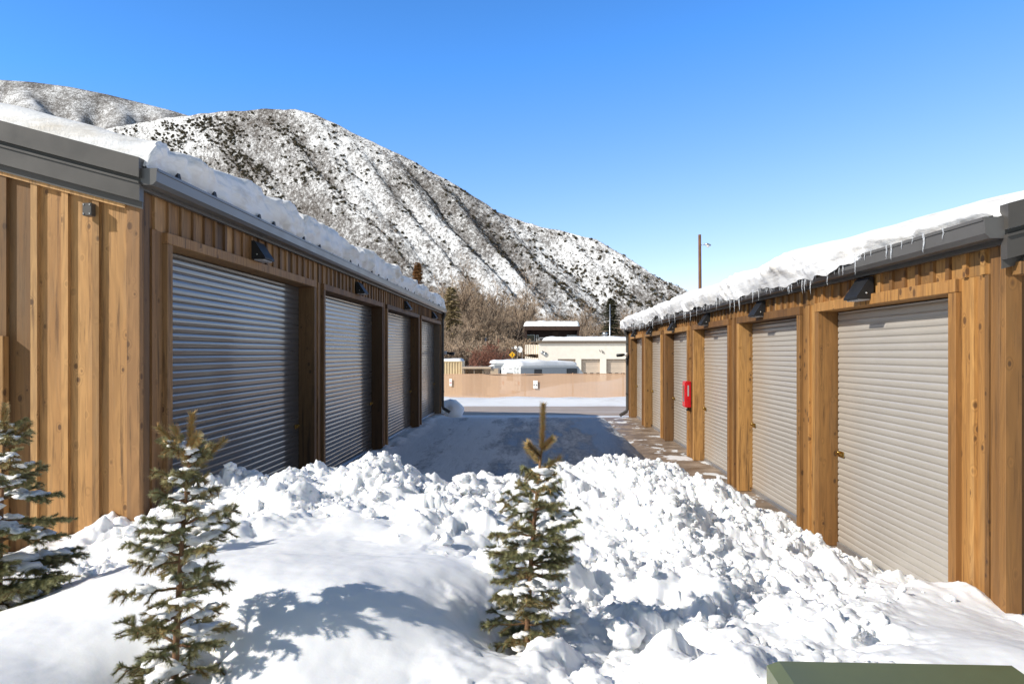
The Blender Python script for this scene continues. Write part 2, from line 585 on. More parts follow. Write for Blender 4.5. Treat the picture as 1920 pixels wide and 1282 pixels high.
def road_mat():
    t = NT('slushy_road')
    a = t.noise(t.coords((0.10, 2.2, 1)), 1.0, 5, 0.6, 0.4)
    b = t.noise(t.coords((0.9, 4.0, 1)), 1.0, 5, 0.7)
    f = t.ramp(t.math('ADD', t.math('MULTIPLY', a, 0.75), t.math('MULTIPLY', b, 0.25)), [(0.42, 0.0), (0.66, 1.0)])
    c = t.mix(f, (0.36, 0.27, 0.20), (0.62, 0.55, 0.48))
    t.bump(b, 0.3, 0.02)
    return t.out(Base_Color=c, Roughness=0.6)


M['road'] = road_mat()


def alley_mat():
    """packed snow over asphalt: dragged by the plough along the alley, thinner and wetter to the right"""
    t = NT('packed_snow_asphalt')
    co = t.n('TexCoord').outputs['Object']
    x = t.n('SeparateXYZ', {0: co}).outputs[0]
    streak = t.noise(t.coords((3.2, 0.45, 1)), 1.0, 5, 0.65, 0.5)
    fine = t.noise(t.coords((14, 3.0, 1)), 1.0, 5, 0.7)
    patch = t.noise(t.coords((0.8, 0.5, 1)), 1.0, 5, 0.6)
    cross = t.noise(t.coords((0.9, 9.0, 1)), 1.0, 4, 0.6)
    g = t.n('MapRange', {0: x, 1: -3.0, 2: 1.2, 3: 0.16, 4: -0.13}).outputs[0]
    s = t.math('ADD', t.math('ADD', t.math('MULTIPLY', streak, 0.48), t.math('MULTIPLY', patch, 0.36)),
               t.math('ADD', t.math('MULTIPLY', fine, 0.32), t.math('MULTIPLY', cross, 0.10)))
    s = t.math('ADD', s, g)
    trk = None
    for x0, w0 in ((-2.15, 0.26), (-0.62, 0.26), (0.15, 0.22), (1.55, 0.3)):
        wob = t.math('ADD', x, t.math('MULTIPLY', t.noise(t.coords((0.3, 0.14, 1)), 1.0, 2), 0.7))
        q = t.math('DIVIDE', t.math('SUBTRACT', wob, x0 + 0.35), w0)
        e = t.math('EXPONENT', t.math('MULTIPLY', t.math('MULTIPLY', q, q), -1.0))
        trk = e if trk is None else t.math('MAXIMUM', trk, e)
    s = t.math('SUBTRACT', s, t.math('MULTIPLY', trk, 0.11))
    tread = t.math('SINE', t.math('MULTIPLY', t.n('SeparateXYZ', {0: co}).outputs[1], 42.0))
    s = t.math('ADD', s, t.math('MULTIPLY', t.math('MULTIPLY', tread, trk), 0.02))
    f = t.ramp(s, [(0.45, 0.0), (0.52, 0.40), (0.64, 0.95)])
    c = t.mix(f, (0.050, 0.049, 0.048), (0.80, 0.80, 0.80))
    t.set(t.p.inputs['Roughness'], t.ramp(f, [(0.0, 0.42), (0.5, 0.75)]))
    t.bump(t.math('ADD', s, fine), 0.4, 0.02)
    return t.out(Base_Color=c)


M['alley'] = alley_mat()


def apron_mat():
    t = NT('wet_concrete')
    co = t.coords()
    a = t.noise(co, 2.2, 5, 0.6); b = t.noise(co, 30, 4, 0.7)
    p = t.noise(t.coords((1.8, 1.1, 1)), 1.0, 5, 0.65, 0.4)
    c = t.ramp(a, [(0.32, (0.14, 0.098, 0.066)), (0.5, (0.25, 0.18, 0.125)), (0.68, (0.42, 0.32, 0.235))])
    c = t.mix(t.math('MULTIPLY', b, 0.3), c, (0.13, 0.10, 0.075))
    f = t.ramp(p, [(0.56, 0.0), (0.61, 1.0)])
    c = t.mix(f, c, (0.80, 0.80, 0.80))
    t.set(t.p.inputs['Roughness'], t.ramp(a, [(0.3, 0.35), (0.7, 0.75)]))
    t.bump(t.math('ADD', b, t.math('MULTIPLY', f, 2.0)), 0.3, 0.008)
    return t.out(Base_Color=c)


M['apron'] = apron_mat()
M['threshold'] = simple('pale_concrete', (0.50, 0.37, 0.28), 0.8, 0, 0.25, 5.0, 0.3)


def mesh_fabric():
    """knitted privacy screen on chain link: about a third of it is holes"""
    t = NT('privacy_screen')
    w = t.noise(t.coords((6, 6, 0.4)), 1.0, 3)
    w2 = t.noise(t.coords((0.4, 0.4, 1.2)), 1.0, 4)
    c = t.mix(w, (0.42, 0.265, 0.165), (0.52, 0.335, 0.21))
    c = t.mix(t.math('MULTIPLY', w2, 0.4), c, (0.48, 0.33, 0.23))
    t.set(t.p.inputs['Base Color'], c)
    t.p.inputs['Roughness'].default_value = 0.8
    tr = t.n('BsdfTransparent')
    mx = t.n('MixShader')
    fac = t.n('MapRange', {0: t.noise(t.coords((0.35, 0.35, 0.1)), 1.0, 2), 1: 0.3, 2: 0.7, 3: 0.05, 4: 0.22}).outputs[0]
    t.set(mx.inputs[0], fac)
    t.t.links.new(t.p.outputs[0], mx.inputs[1]); t.t.links.new(tr.outputs[0], mx.inputs[2])
    t.t.links.new(mx.outputs[0], t.t.nodes['Material Output'].inputs[0])
    return t.m


M['screen'] = mesh_fabric()


# ------------------------------------------------------------------ ground, alley, road
GY = [-60, 21.5, 25, 44, 60, 110, 200, 350, 2600]
GZ = [0, 0, -0.22, -1.0, -1.6, -3.3, -5.0, -9.0, -14.0]


def gz(y):
    return np.interp(y, GY, GZ)


xs = np.concatenate([np.linspace(-1500, -60, 25)[:-1], np.linspace(-60, 60, 121), np.linspace(60, 1500, 25)[1:]])
ys = np.concatenate([np.linspace(-60, 20, 30)[:-1], np.linspace(20, 120, 201), np.linspace(120, 2500, 60)[1:]])
X, Y = np.meshgrid(xs, ys, indexing='ij')
Z = gz(Y) + np.where(Y > 24.5, 0.05 * fbm(X * 0.4, Y * 0.4, 4, 3), 0) * smooth(24.5, 27, Y)
# ploughed banks on both sides of the road (road runs across at y 27.5..34.5)
road_m = smooth(25.8, 26.5, Y) * (1 - smooth(34.4, 35.2, Y))
Z = Z - 0.02 - road_m * 0.05
lump = 0.5 + 0.5 * fbm(X * 0.5, Y * 0.5, 4, 17)
Z += smooth(24.6, 25.6, Y) * (1 - smooth(25.7, 26.4, Y)) * 0.0 * lump
Z += smooth(35.6, 38.5, Y) * (1 - smooth(40.5, 43.8, Y)) * (0.22 + 0.2 * lump)
# snow heaped behind the fence
Z += 1.0 * np.exp(-(((X - 2.2) / 3.2) ** 2 + ((Y - 52) / 2.4) ** 2)) * (0.8 + 0.4 * lump)
Z += 1.5 * np.exp(-(((X - 7.5) / 3.0) ** 2 + ((Y - 53) / 2.4) ** 2)) * (0.7 + 0.5 * lump)
o = np_mesh('ground', np.stack([X, Y, Z], -1).reshape(-1, 3), grid_faces(len(xs), len(ys)), M['ground'], None, True)
tag(o, 'snow covered ground around the garages and beyond', 'ground', kind='structure')

xs = np.linspace(-60, 60, 241); ys = np.linspace(26.0, 34.9, 33)
X, Y = np.meshgrid(xs, ys, indexing='ij')
Zr = gz(Y) + 0.02 + 0.012 * fbm(X * 0.8, Y * 2.5, 4, 23)
Zr = Zr - 0.09 * (1 - smooth(26.0, 26.8, Y + 0.25 * fbm(X * 0.5, Y, 2, 29))) - 0.09 * smooth(34.0, 34.9, Y + 0.3 * fbm(X * 0.4, Y, 2, 28))
o = np_mesh('road', np.stack([X, Y, Zr], -1).reshape(-1, 3), grid_faces(len(xs), len(ys)), M['road'], None, True)
tag(o, 'slushy brown road crossing behind the garages', 'road', kind='structure')

xs = np.linspace(-3.34, 2.06, 120); ys = np.linspace(5.0, 23.6, 260)
X, Y = np.meshgrid(xs, ys, indexing='ij')
Zr = 0.012 + 0.014 * fbm(X * 1.6, Y * 0.5, 4, 5) * smooth(2.0, 1.0, X) + np.minimum(gz(Y), 0) + 0.10 * np.exp(-((X + 3.1) / 0.22) ** 2) * (0.6 + 0.6 * fbm(X * 3, Y * 1.5, 3, 8))
Zr = Zr - 0.10 * smooth(22.3, 23.5, Y + 0.5 * fbm(X * 0.7, Y * 0.3, 3, 19))
o = np_mesh('alley', np.stack([X, Y, Zr], -1).reshape(-1, 3), grid_faces(len(xs), len(ys)), M['alley'], None, True)
tag(o, 'packed snow and wet asphalt alley between the garages', 'alley', kind='structure')

xs = np.linspace(2.06, 3.2, 24); ys = np.linspace(3.6, 23.2, 220)
X, Y = np.meshgrid(xs, ys, indexing='ij')
Zr = 0.016 + 0.012 * smooth(2.06, 2.9, X) + np.minimum(gz(Y), 0) + 0.004 * fbm(X * 4, Y * 4, 3, 6)
Zr = Zr - 0.10 * smooth(22.3, 23.2, Y)
o = np_mesh('pavement', np.stack([X, Y, Zr], -1).reshape(-1, 3), grid_faces(len(xs), len(ys)), M['apron'], None, True)
tag(o, 'wet brown concrete strip along the right garage', 'pavement', kind='structure')

# ------------------------------------------------------------------ the garages
PITCH = 0.0762
PROF = [(0.0, 0.0), (0.07, 0.0), (0.15, 0.72), (0.26, 0.94), (0.50, 1.0), (0.76, 0.94), (0.91, 0.72)]


def curtain(sx, d, y0, y1, z0, z1):
    """corrugated roll-up curtain in the plane x = sx*d, ribs standing towards the alley"""
    mb = MB()
    zz = []; xx = []
    PI_ = 0.0625 if sx > 0 else 0.070
    n = int((z1 - z0) / PI_) + 1
    for i in range(n):
        for (t, h) in PROF:
            z = z0 + (i + t) * PI_
            if z < z1:
                zz.append(z); xx.append(d - (0.011 if sx > 0 else 0.0055) * h)
    ny = 9
    yv = np.linspace(y0, y1, ny)
    pts = []
    for y in yv:
        for x, z in zip(xx, zz):
            pts.append((sx * (x + 0.0015 * math.sin(y * 9.1 + z * 3)), y, z))
    k = len(zz)
    fs = []
    for i in range(ny - 1):
        for j in range(k - 1):
            q = [i * k + j, (i + 1) * k + j, (i + 1) * k + j + 1, i * k + j + 1]
            fs.append(q[::-1] if sx > 0 else q)
    # note: outward normal faces the alley
    mb.poly(pts, fs, 0.0, True)
    return mb


class Garage:
    """long timber garage; sx = -1 left of the alley, +1 right of it"""

    def __init__(s, name, label, sx, d, y0, y1, eave, slope, width, doors, head, mat, board, depth):
        s.sx, s.d, s.y0, s.y1, s.eave, s.slope, s.w = sx, d, y0, y1, eave, slope, width
        s.root = empty(name, (0, 0, 0), label, 'garage')
        s.doors, s.head, s.mat, s.board, s.depth = doors, head, mat, board, depth
        s.rnd = random.Random(3 if sx < 0 else 5)

    def X(s, d): return s.sx * d

    def roof_z(s, d):  # underside of the roof sheet at distance d from the alley axis
        return s.eave + (d - s.d) * s.slope

    def wall(s):
        r = s.rnd
        X = s.X; d = s.d
        core = MB()
        di = d + s.depth + 0.10
        top = [(X(di), 0.0), (X(di), s.roof_z(di) - 0.03), (X(d + s.w), s.roof_z(d + s.w) - 0.03), (X(d + s.w), 0.0)]
        core.prism(top, 1, s.y0 + 0.05, s.y1 - 0.05)
        # end returns behind the boards
        core.box(X(d + 0.03), X(di), s.y0 + 0.05, s.y0 + 0.30, 0.0, s.eave - 0.06)
        core.box(X(d + 0.03), X(di), s.y1 - 0.30, s.y1 - 0.05, 0.0, s.eave - 0.06)
        ztop = s.eave - 0.02
        core.box(X(d + 0.03), X(di), s.y0 + 0.3, s.y1 - 0.3, s.head + 0.12, s.eave - 0.06)
        edges = [s.y0 + 0.3]
        for (a, b) in s.doors: edges += [a - 0.05, b + 0.05]
        edges.append(s.y1 - 0.3)
        for i in range(0, len(edges), 2):
            if edges[i + 1] > edges[i]:
                core.box(X(d + 0.03), X(di), edges[i], edges[i + 1], 0.0, s.head + 0.12)
        core.build('wall_core', M['tan_dark'], s.root)
        # alley side: boards and battens
        mb = MB()
        cas = 0.09
        def strip(a, b, z0, z1, bx0, bx1):
            v = r.random()
            mb.box(X(bx0), X(bx1), a, b, z0, z1, v)
        def run(a, b, z0, z1, pitch):
            n = max(1, round((b - a) / pitch)); p = (b - a) / n
            for i in range(n):
                strip(a + i * p + 0.001, a + (i + 1) * p - 0.001, z0, z1, d + 0.024, d + 0.046)
            for i in range(1, n):
                w = 0.022
                strip(a + i * p - w, a + i * p + w, z0 + 0.001, z1 - 0.004, d + 0.001, d + 0.0238)
        # above the doors, and the piers between them
        run(s.y0, s.y1, s.head + cas + 0.002, ztop, s.board)
        pe = [s.y0]
        for (a, b) in s.doors: pe += [a - cas, b + cas]
        pe.append(s.y1)
        for i in range(0, len(pe), 2):
            if pe[i + 1] - pe[i] > 0.06:
                run(pe[i] + 0.001, pe[i + 1] - 0.001, 0.03, s.head + cas, 0.17)
        # corner boards
        mb.cbox(X(d - 0.004), X(d + 0.10), s.y0 - 0.034, s.y0 + 0.022, 0.02, ztop - 0.01, 0.003, r.random())
        mb.cbox(X(d - 0.004), X(d + 0.022), s.y0 + 0.022, s.y0 + 0.11, 0.02, ztop - 0.01, 0.003, r.random())
        mb.cbox(X(d - 0.004), X(d + 0.10), s.y1 - 0.06, s.y1 + 0.024, 0.0, ztop - 0.01, 0.003, r.random())
        mb.build('side_wall', s.mat, s.root)
        # gable ends
        for which, yy, sg in ((0, s.y0, -1), (1, s.y1, 1)):
            eb = MB()
            pitch = 0.243
            n = int(s.w / pitch)
            for i in range(n):
                a = d + 0.10 + i * pitch; b = a + pitch
                v = r.random()
                za = s.roof_z(a) - 0.10; zb = s.roof_z(b) - 0.10
                prof = [(X(a + 0.001), 0.02), (X(b - 0.001), 0.02), (X(b - 0.001), zb), (X(a + 0.001), za)]
                y_in, y_out = yy - sg * 0.02, yy + sg * 0.002
                eb.prism(prof, 1, min(y_in, y_out), max(y_in, y_out), v)
                v = r.random()
                w = 0.026
                zc = s.roof_z(b) - 0.105
                if i < n - 1:
                    y_a, y_b = yy + sg * 0.0024, yy + sg * 0.036
                    eb.prism([(X(b - w), 0.02), (X(b + w), 0.02), (X(b + w), zc), (X(b - w), zc - 0.004)], 1, min(y_a, y_b), max(y_a, y_b), v)
            # frieze board under the rake
            a, b = d + 0.104, d + s.w
            y_a, y_b = yy + sg * 0.0365, yy + sg * 0.050
            prof = [(X(a), s.roof_z(a) - 0.268), (X(b), s.roof_z(b) - 0.268), (X(b), s.roof_z(b) - 0.10), (X(a), s.roof_z(a) - 0.10)]
            eb.prism(prof, 1, min(y_a, y_b), max(y_a, y_b), 0.7)
            eb.build('end_wall', s.end_mat, s.root)

    def roof(s):
        X = s.X; d = s.d
        oy = 0.10
        ya, yb = s.y0 - oy, s.y1 + oy
        e0 = d - 0.06
        mb = MB()
        prof = [(X(e0), s.roof_z(e0)), (X(d + s.w + 0.1), s.roof_z(d + s.w + 0.1)), (X(d + s.w + 0.1), s.roof_z(d + s.w + 0.1) + 0.07), (X(e0), s.roof_z(e0) + 0.07)]
        mb.prism(prof, 1, ya + 0.05, yb - 0.05)
        rf = mb.build('roof', M['roof_metal'], s.root)
        # rake fascia, two stepped bands and a drip edge
        for yy, sg in ((ya, 1), (yb, -1)):
            fb = MB()
            def band(lo, hi, y_a, y_b, ex):
                a, b = d - 0.05 + ex, d + s.w + 0.1
                pr = [(X(a), s.roof_z(a) + lo), (X(b), s.roof_z(b) + lo), (X(b), s.roof_z(b) + hi), (X(a), s.roof_z(a) + hi)]
                y1_, y2_ = yy + sg * y_a, yy + sg * y_b
                fb.prism(pr, 1, min(y1_, y2_), max(y1_, y2_))
            band(-0.005, 0.150, -0.030, 0.048, 0.0)
            band(-0.036, -0.0052, 0.016, 0.045, 0.004)
            band(-0.052, -0.0362, -0.034, 0.042, 0.0)
            band(-0.185, -0.0522, -0.020, 0.040, 0.0)
            band(-0.240, -0.1852, 0.030, 0.042, 0.004)
            fb.build('rake_fascia', M['roof_metal'], s.root)
        # gutter: an open trough with a rolled lip
        g0, g1 = d - 0.165, d - 0.045
        zt = s.eave + 0.062; zb = s.eave - 0.068
        g = MB()
        prof = [(X(g1), zt), (X(g1), zb), (X(g0 + 0.03), zb), (X(g0 + 0.004), zb + 0.03), (X(g0), zt - 0.022), (X(g0 - 0.008), zt - 0.020), (X(g0 - 0.008), zt),
                (X(g0 + 0.014), zt), (X(g0 + 0.014), zt - 0.03), (X(g0 + 0.02), zb + 0.03), (X(g0 + 0.036), zb + 0.006), (X(g1 - 0.006), zb + 0.006), (X(g1 - 0.006), zt)]
        seam = [ya + 0.02, (ya * 2 + yb) / 3, (ya + 2 * yb) / 3, yb - 0.02]
        for i in range(3):
            g.prism(prof, 1, seam[i] + 0.001, seam[i + 1] - 0.001)
        # end caps and the fascia board behind
        for (p, q) in ((ya + 0.008, ya + 0.0195), (yb - 0.0195, yb - 0.008)):
            g.prism([(X(g1), zt), (X(g1), zb), (X(g0 + 0.03), zb), (X(g0), zb + 0.03), (X(g0 - 0.006), zt)], 1, p, q)
        for yv in np.arange(ya + 0.4, yb, 1.2):
            g.box(X(g0 - 0.002), X(g1), yv, yv + 0.02, zt - 0.001, zt + 0.003)
        gu = g.build('gutter', M['gutter_metal'], s.root)
        b = MB()
        b.box(X(d - 0.044), X(d - 0.006), ya + 0.05, yb - 0.05, s.eave - 0.10, s.eave + 0.0)
        b.build('eave_board', M['roof_metal'], s.root)

    def fit_doors(s):
        X = s.X; d = s.d; r = s.rnd
        for n, (a, b) in enumerate(s.doors):
            fr = MB()
            cw = 0.045
            # head piece and both jambs, each a heavy board lining the opening
            hx = MB()
            hx.cbox(X(d - 0.022), X(d + s.depth + 0.03), a - 0.09, b + 0.09, s.head, s.head + 0.092, 0.004, r.random())
            hd = hx.build('header', s.mat_h, s.root)
            for (p, q, far) in ((a - 0.088, a, 0), (b, b + 0.088, 1)):
                j = MB()
                j.cbox(X(d - 0.018), X(d + s.depth + 0.03), p, q, 0.03, s.head - 0.001, 0.004, r.random())
                j.build('jamb', s.mat, s.root)
            dm = curtain(s.sx, d + s.depth, a + 0.03, b - 0.03, 0.075, s.head - 0.002)
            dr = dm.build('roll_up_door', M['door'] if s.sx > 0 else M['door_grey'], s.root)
            g = MB()
            for (p, q) in ((a + 0.001, a + 0.026), (b - 0.026, b - 0.001)):
                g.box(X(d + s.depth + 0.004), X(d + s.depth + 0.06), p, q, 0.03, s.head - 0.004)
            g.box(X(d + s.depth + 0.024), X(d + s.depth + 0.06), a + 0.03, b - 0.03, 0.03, s.head - 0.004)
            g.build('guide_track', M['guide'], dr)
            bb = MB()
            bb.cbox(X(d + s.depth - 0.024), X(d + s.depth + 0.012), a + 0.028, b - 0.028, 0.022, 0.076, 0.004)
            bb.build('bottom_bar', M['galv'], dr)
            la = MB()
            yl = (b - 0.12) if s.sx > 0 else (b - 0.16)
            zl = 0.98
            x0 = d + s.depth - 0.018
            la.cbox(X(x0 - 0.006), X(x0 + 0.004), yl - 0.06, yl + 0.06, zl - 0.03, zl + 0.03, 0.003)
            la.cbox(X(x0 - 0.028), X(x0 - 0.0062), yl - 0.05, yl + 0.085, zl - 0.010, zl + 0.012, 0.003)
            la.tube([(X(x0 - 0.040), yl, zl + 0.018), (X(x0 - 0.006), yl, zl + 0.018)], 0.011, 8)
            la.build('latch', M['brass'], dr)
            th = MB()
            th.cbox(X(d - 0.16), X(d + s.depth + 0.05), a - 0.02, b + 0.02, -0.02, 0.022, 0.006)
            th.build('threshold', M['threshold'], s.root)

    def downspout(s):
        X = s.X; d = s.d
        yb = s.y1 + 0.062
        mb = MB()
        def seg(p, q, w=0.075, t=0.055):
            mb.tube([p, q], 0.045, 6, sm=False)
        zt = s.eave - 0.06
        mb.tube([(X(d - 0.10), yb - 0.03, zt), (X(d - 0.10), yb - 0.03, zt - 0.08), (X(d - 0.035), yb - 0.01, zt - 0.24),
                 (X(d - 0.035), yb - 0.01, 0.26), (X(d - 0.07), yb - 0.02, 0.16), (X(d - 0.28), yb - 0.06, 0.04)], 0.052, 6, sm=False)
        for z in (0.7, 1.8, s.eave - 0.5):
            mb.box(X(d - 0.092), X(d + 0.02), yb - 0.068, yb + 0.045, z, z + 0.03)
        mb.build('downspout', M['roof_metal'], s.root)


DL, DR = 3.125, 2.90
left_doors = [(6.07, 9.95), (10.48, 14.36), (14.92, 18.80), (19.32, 23.18)]
right_doors = [(4.965, 7.25), (7.85, 10.10), (10.70, 12.97), (13.58, 15.85), (16.46, 18.75), (19.36, 21.63)]
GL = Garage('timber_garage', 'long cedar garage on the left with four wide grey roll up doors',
            -1, DL, 5.62, 23.40, 3.375, 0.265, 7.4, left_doors, 2.92, M['cedar_shaded'], 0.22, 0.20)
GR = Garage('timber_garage', 'cedar garage on the right with six narrow tan roll up doors in full sun',
            1, DR, 4.41, 22.15, 2.765, 0.265, 7.4, right_doors, 2.415, M['cedar'], 0.20, 0.185)
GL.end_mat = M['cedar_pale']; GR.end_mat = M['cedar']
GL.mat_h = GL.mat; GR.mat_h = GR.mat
for G in (GL, GR):
    G.wall(); G.roof(); G.fit_doors(); G.downspout()

# trim round the personnel doors in the gable ends (only their inner edges reach the picture)
mb = MB(); mb.cbox(-4.30, -4.155, 5.53, 5.592, 0.02, 2.13, 0.004, 0.35); mb.build('door_trim', M['cedar_pale'], GL.root)
mb = MB(); mb.cbox(2.935, 4.10, 4.30, 4.382, 2.475, 2.555, 0.004, 0.6); mb.build('door_trim', M['cedar'], GR.root)

# snow guards on the left eave
for i in range(22):
    y = 6.1 + i * 0.78 + random.uniform(-0.3, 0.3)
    mb = MB()
    x = -DL + 0.095
    z = 3.375 + 0.066
    mb.cbox(x - 0.05, x + 0.03, y - 0.035, y + 0.035, z - 0.03, z + 0.016, 0.004)
    mb.poly([(x - 0.03, y - 0.03, z + 0.0165), (x - 0.03, y + 0.03, z + 0.0165), (x + 0.012, y + 0.022, z + 0.07), (x + 0.012, y - 0.022, z + 0.07),
             (x + 0.02, y - 0.03, z + 0.0165), (x + 0.02, y + 0.03, z + 0.0165)],
            [(0, 3, 2, 1), (4, 5, 2, 3), (0, 4, 3), (1, 2, 5)])
    mb.build('snow_guard', M['black'], GL.root)


# ------------------------------------------------------------------ snow on the roofs
def roof_snow(G, name, label, thick, front, bulge, seed, ends, droop=None, amp=1.0):
    """thick(y) metres; front(y) distance the snow front stands from the wall plane towards the alley"""
    ys = np.arange(G.y0 - 0.07, G.y1 + ends + 0.001, 0.03)
    n_f, n_t = 22, 40
    nu, nv = len(ys), n_f + n_t
    P = np.zeros((nu, nv, 3))
    for i, y in enumerate(ys):
        t = thick(y); fr = front(y)
        e = min(1.0, max(0.0, (y - ys[0]) / 0.22), max(0.0, (ys[-1] - y) / 0.35))
        e = math.sqrt(max(0.0, 1 - (1 - e) ** 2))
        t *= 0.12 + 0.88 * e
        d0 = G.d - fr
        zb = G.eave + 0.07
        dr = droop(y) if droop else 0.0
        for k in range(n_f):
            u = k / (n_f - 1)
            a = u * PI / 2
            # from the underside lip round the front to the top
            dx = -bulge * t * math.sin(PI * min(1, u * 1.15)) if u < 0.87 else 0
            dd = d0 + dx + (1 - math.cos(a)) * t * (0.35 if droop else 0.16)
            zz = zb - dr * (1 - u) ** 2 + t * math.sin(a) ** 0.9 + (dd - G.d) * G.slope * u * u
            P[i, k] = (dd, y, zz)
        dl, zl = P[i, n_f - 1, 0], P[i, n_f - 1, 2]
        for k in range(n_t):
            w = ((k + 1) / n_t) ** 1.6
            dd = dl + w * (G.d + G.w - dl)
            zz = zl + (dd - dl) * G.slope + 0.03 * t * math.sin(w * 9)
            if k == n_t - 1: zz = G.roof_z(dd) + 0.07
            P[i, n_f + k] = (dd, y, zz)
    D, Y, Z = P[..., 0], P[..., 1], P[..., 2]
    V = np.arange(nv)[None, :] * np.ones((nu, 1))
    fmask = smooth(n_f + 8, n_f - 6, V)
    s = np.cumsum(np.sqrt(np.diff(D, axis=1, prepend=D[:, :1]) ** 2 + np.diff(Z, axis=1, prepend=Z[:, :1]) ** 2), axis=1)
    dn = amp * (0.05 * fbm(Y * 1.8, s * 3.0, 3, seed) + 0.022 * fbm(Y * 7, s * 9, 3, seed + 4)) * (0.4 + 0.9 * smooth(-0.3, 0.5, perlin(Y * 0.8, s * 1.5, seed + 8)))
    lumps = 0.5 * domes(Y + 0.05 * fbm(Y * 6, s * 6, 2, seed), s, 0.17, seed + 2) + 0.35 * domes(Y, s + 0.03, 0.08, seed + 3)
    lumps = lumps * amp * smooth(0.0, 0.5, perlin(Y * 1.1 + 5, s * 2, seed + 9))
    D2 = D - fmask * (dn + lumps * 0.8)
    Z2 = Z + fmask * 0.6 * dn + (1 - fmask) * (0.03 * fbm(Y * 0.9, D * 0.9, 3, seed + 7))
    Xw = G.sx * D2
    F = grid_faces(nu, nv, flip=(G.sx < 0))
    n = nu * nv
    o = np_mesh(name, np.stack([Xw, Y, Z2], -1).reshape(-1, 3), F, M['roof_snow'], None, True)
    tag(o, label, 'snow')
    return P, D2, Z2, ys


def nz(y, f, s): return float(perlin(np.array([y * f]), np.array([s + 0.37]), 31)[0])


def thick_l(y): return 0.40 + 0.07 * nz(y, 0.45, 1.2) + 0.07 * round(1.2 * nz(y, 0.6, 4.4)) + 0.03 * nz(y, 2.1, 4.4) - 0.31 * max(0, 1 - (y - 5.5) / 2.1) - 0.05 * max(0, (y - 17) / 6)
def front_l(y): return 0.045 + 0.05 * nz(y, 1.2, 7.7) + 0.035 * nz(y, 3.3, 2.7) + 0.02


roof_snow(GL, 'roof_snow', 'thick layered snow slab on the left garage roof, with dark clips at its edge', thick_l, front_l, 0.10, 41, 0.10, amp=1.25)


def thick_r(y): return 0.09 + 0.17 * min(1, max(0, (y - 4.4) / 3.2)) + 0.04 * nz(y, 0.8, 3.1) + 0.05 * nz(y, 1.9, 9.4)
def front_r(y): return 0.06 + 0.14 * min(1, max(0, (y - 4.9) / 1.6)) + 0.05 * nz(y, 0.9, 5.2) + 0.04 * nz(y, 2.6, 8.3)
def droop_r(y): return min(1, max(0, (y - 5.2) / 1.6)) * (0.075 + 0.06 * nz(y, 1.3, 6.1) + 0.04 * nz(y, 4, 2))


Pr, Dr2, Zr2, ysr = roof_snow(GR, 'roof_snow', 'lumpy snow drooping over the gutter of the right garage roof', thick_r, front_r, 0.35, 57, 0.30, droop_r, amp=0.8)
ice_root = empty('icicle_fringe', (GR.sx * GR.d, 13, GR.eave), 'row of clear icicles hanging from the right garage snow edge', 'icicles')
ice_root.location = (0, 0, 0)
rnd = random.Random(12)
yy = 4.75
cnt = 0
rest_ = MB()
while yy < 22.2:
    dens = 0.5 + 0.5 * nz(yy, 0.9, 12.0)
    i = int((yy - ysr[0]) / 0.03)
    lowest = int(np.argmin(Zr2[i, :8]))
    dq = Dr2[i, lowest] + 0.012; z = Zr2[i, lowest] + 0.03
    if dq > GR.d - 0.170: dq, z = GR.d - 0.176, GR.eave + 0.07
    x = GR.sx * dq
    L = rnd.choice([0.03, 0.04, 0.05, 0.065, 0.09, 0.14]) * (0.75 + 0.7 * dens) * (1.25 if rnd.random() < 0.15 else 1)
    r0 = 0.004 + L * 0.030
    if yy < 5.8: L *= 0.6
    mb = MB() if cnt < 98 else rest_
    k = 6
    pts = []; rad = []
    for q in range(k + 1):
        u = q / k
        pts.append((x + 0.003 * math.sin(u * 7 + yy), yy + 0.003 * math.cos(u * 5 + yy * 3), z - 0.03 - L * u + 0.03 * (1 - u)))
        rad.append(max(0.0007, r0 * (1 - u) ** 0.8 * (1 + 0.15 * math.sin(u * 18 + yy))))
    mb.tube(pts, rad, 6)
    if cnt < 98: mb.build('icicle', M['ice'], ice_root)
    cnt += 1
    yy += rnd.choice([0.025, 0.035, 0.05, 0.08, 0.12, 0.20]) * (1.0 + yy * 0.012) * (1.25 - 0.6 * dens) * (2.2 if yy < 5.9 else 1.0)
rest_.build('small_icicles', M['ice'], ice_root)['kind'] = 'stuff'


# ------------------------------------------------------------------ lamps, boxes, cameras on the walls
def wall_lamp(sx, d, y, z, label, group, s=1.0):
    root = empty('wall_lamp', (sx * d, y, z), label, 'wall lamp', group)
    mb = MB()
    w = 0.14 * s; h = 0.20 * s; p = 0.15 * s
    a = -sx
    # wedge: tall back, sloping hood, deep underside
    mb.poly([(0, -w, 0), (0, w, 0), (0, w, h), (0, -w, h), (a * p, -w, 0), (a * p, w, 0), (a * p, w, 0.02), (a * p, -w, 0.02), (a * 0.03, -w, h), (a * 0.03, w, h)],
            [f if sx < 0 else f[::-1] for f in [(0, 4, 7, 8, 3), (1, 2, 9, 6, 5), (4, 5, 6, 7), (7, 6, 9, 8), (8, 9, 2, 3), (0, 1, 5, 4), (0, 3, 2, 1)]])
    mb.build('hood', M['black'], root)
    b = MB(); b.cbox(a * 0.02, a * (p - 0.02), -w + 0.02, w - 0.02, -0.012, -0.0005, 0.003); b.build('diffuser', M['sign_grey'], root)
    b = MB(); b.tube([(a * 0.06, -w - 0.004, 0.05 * s), (a * 0.06, -w + 0.001, 0.05 * s)], 0.008, 8); b.build('screw', M['galv'], root)
    return root


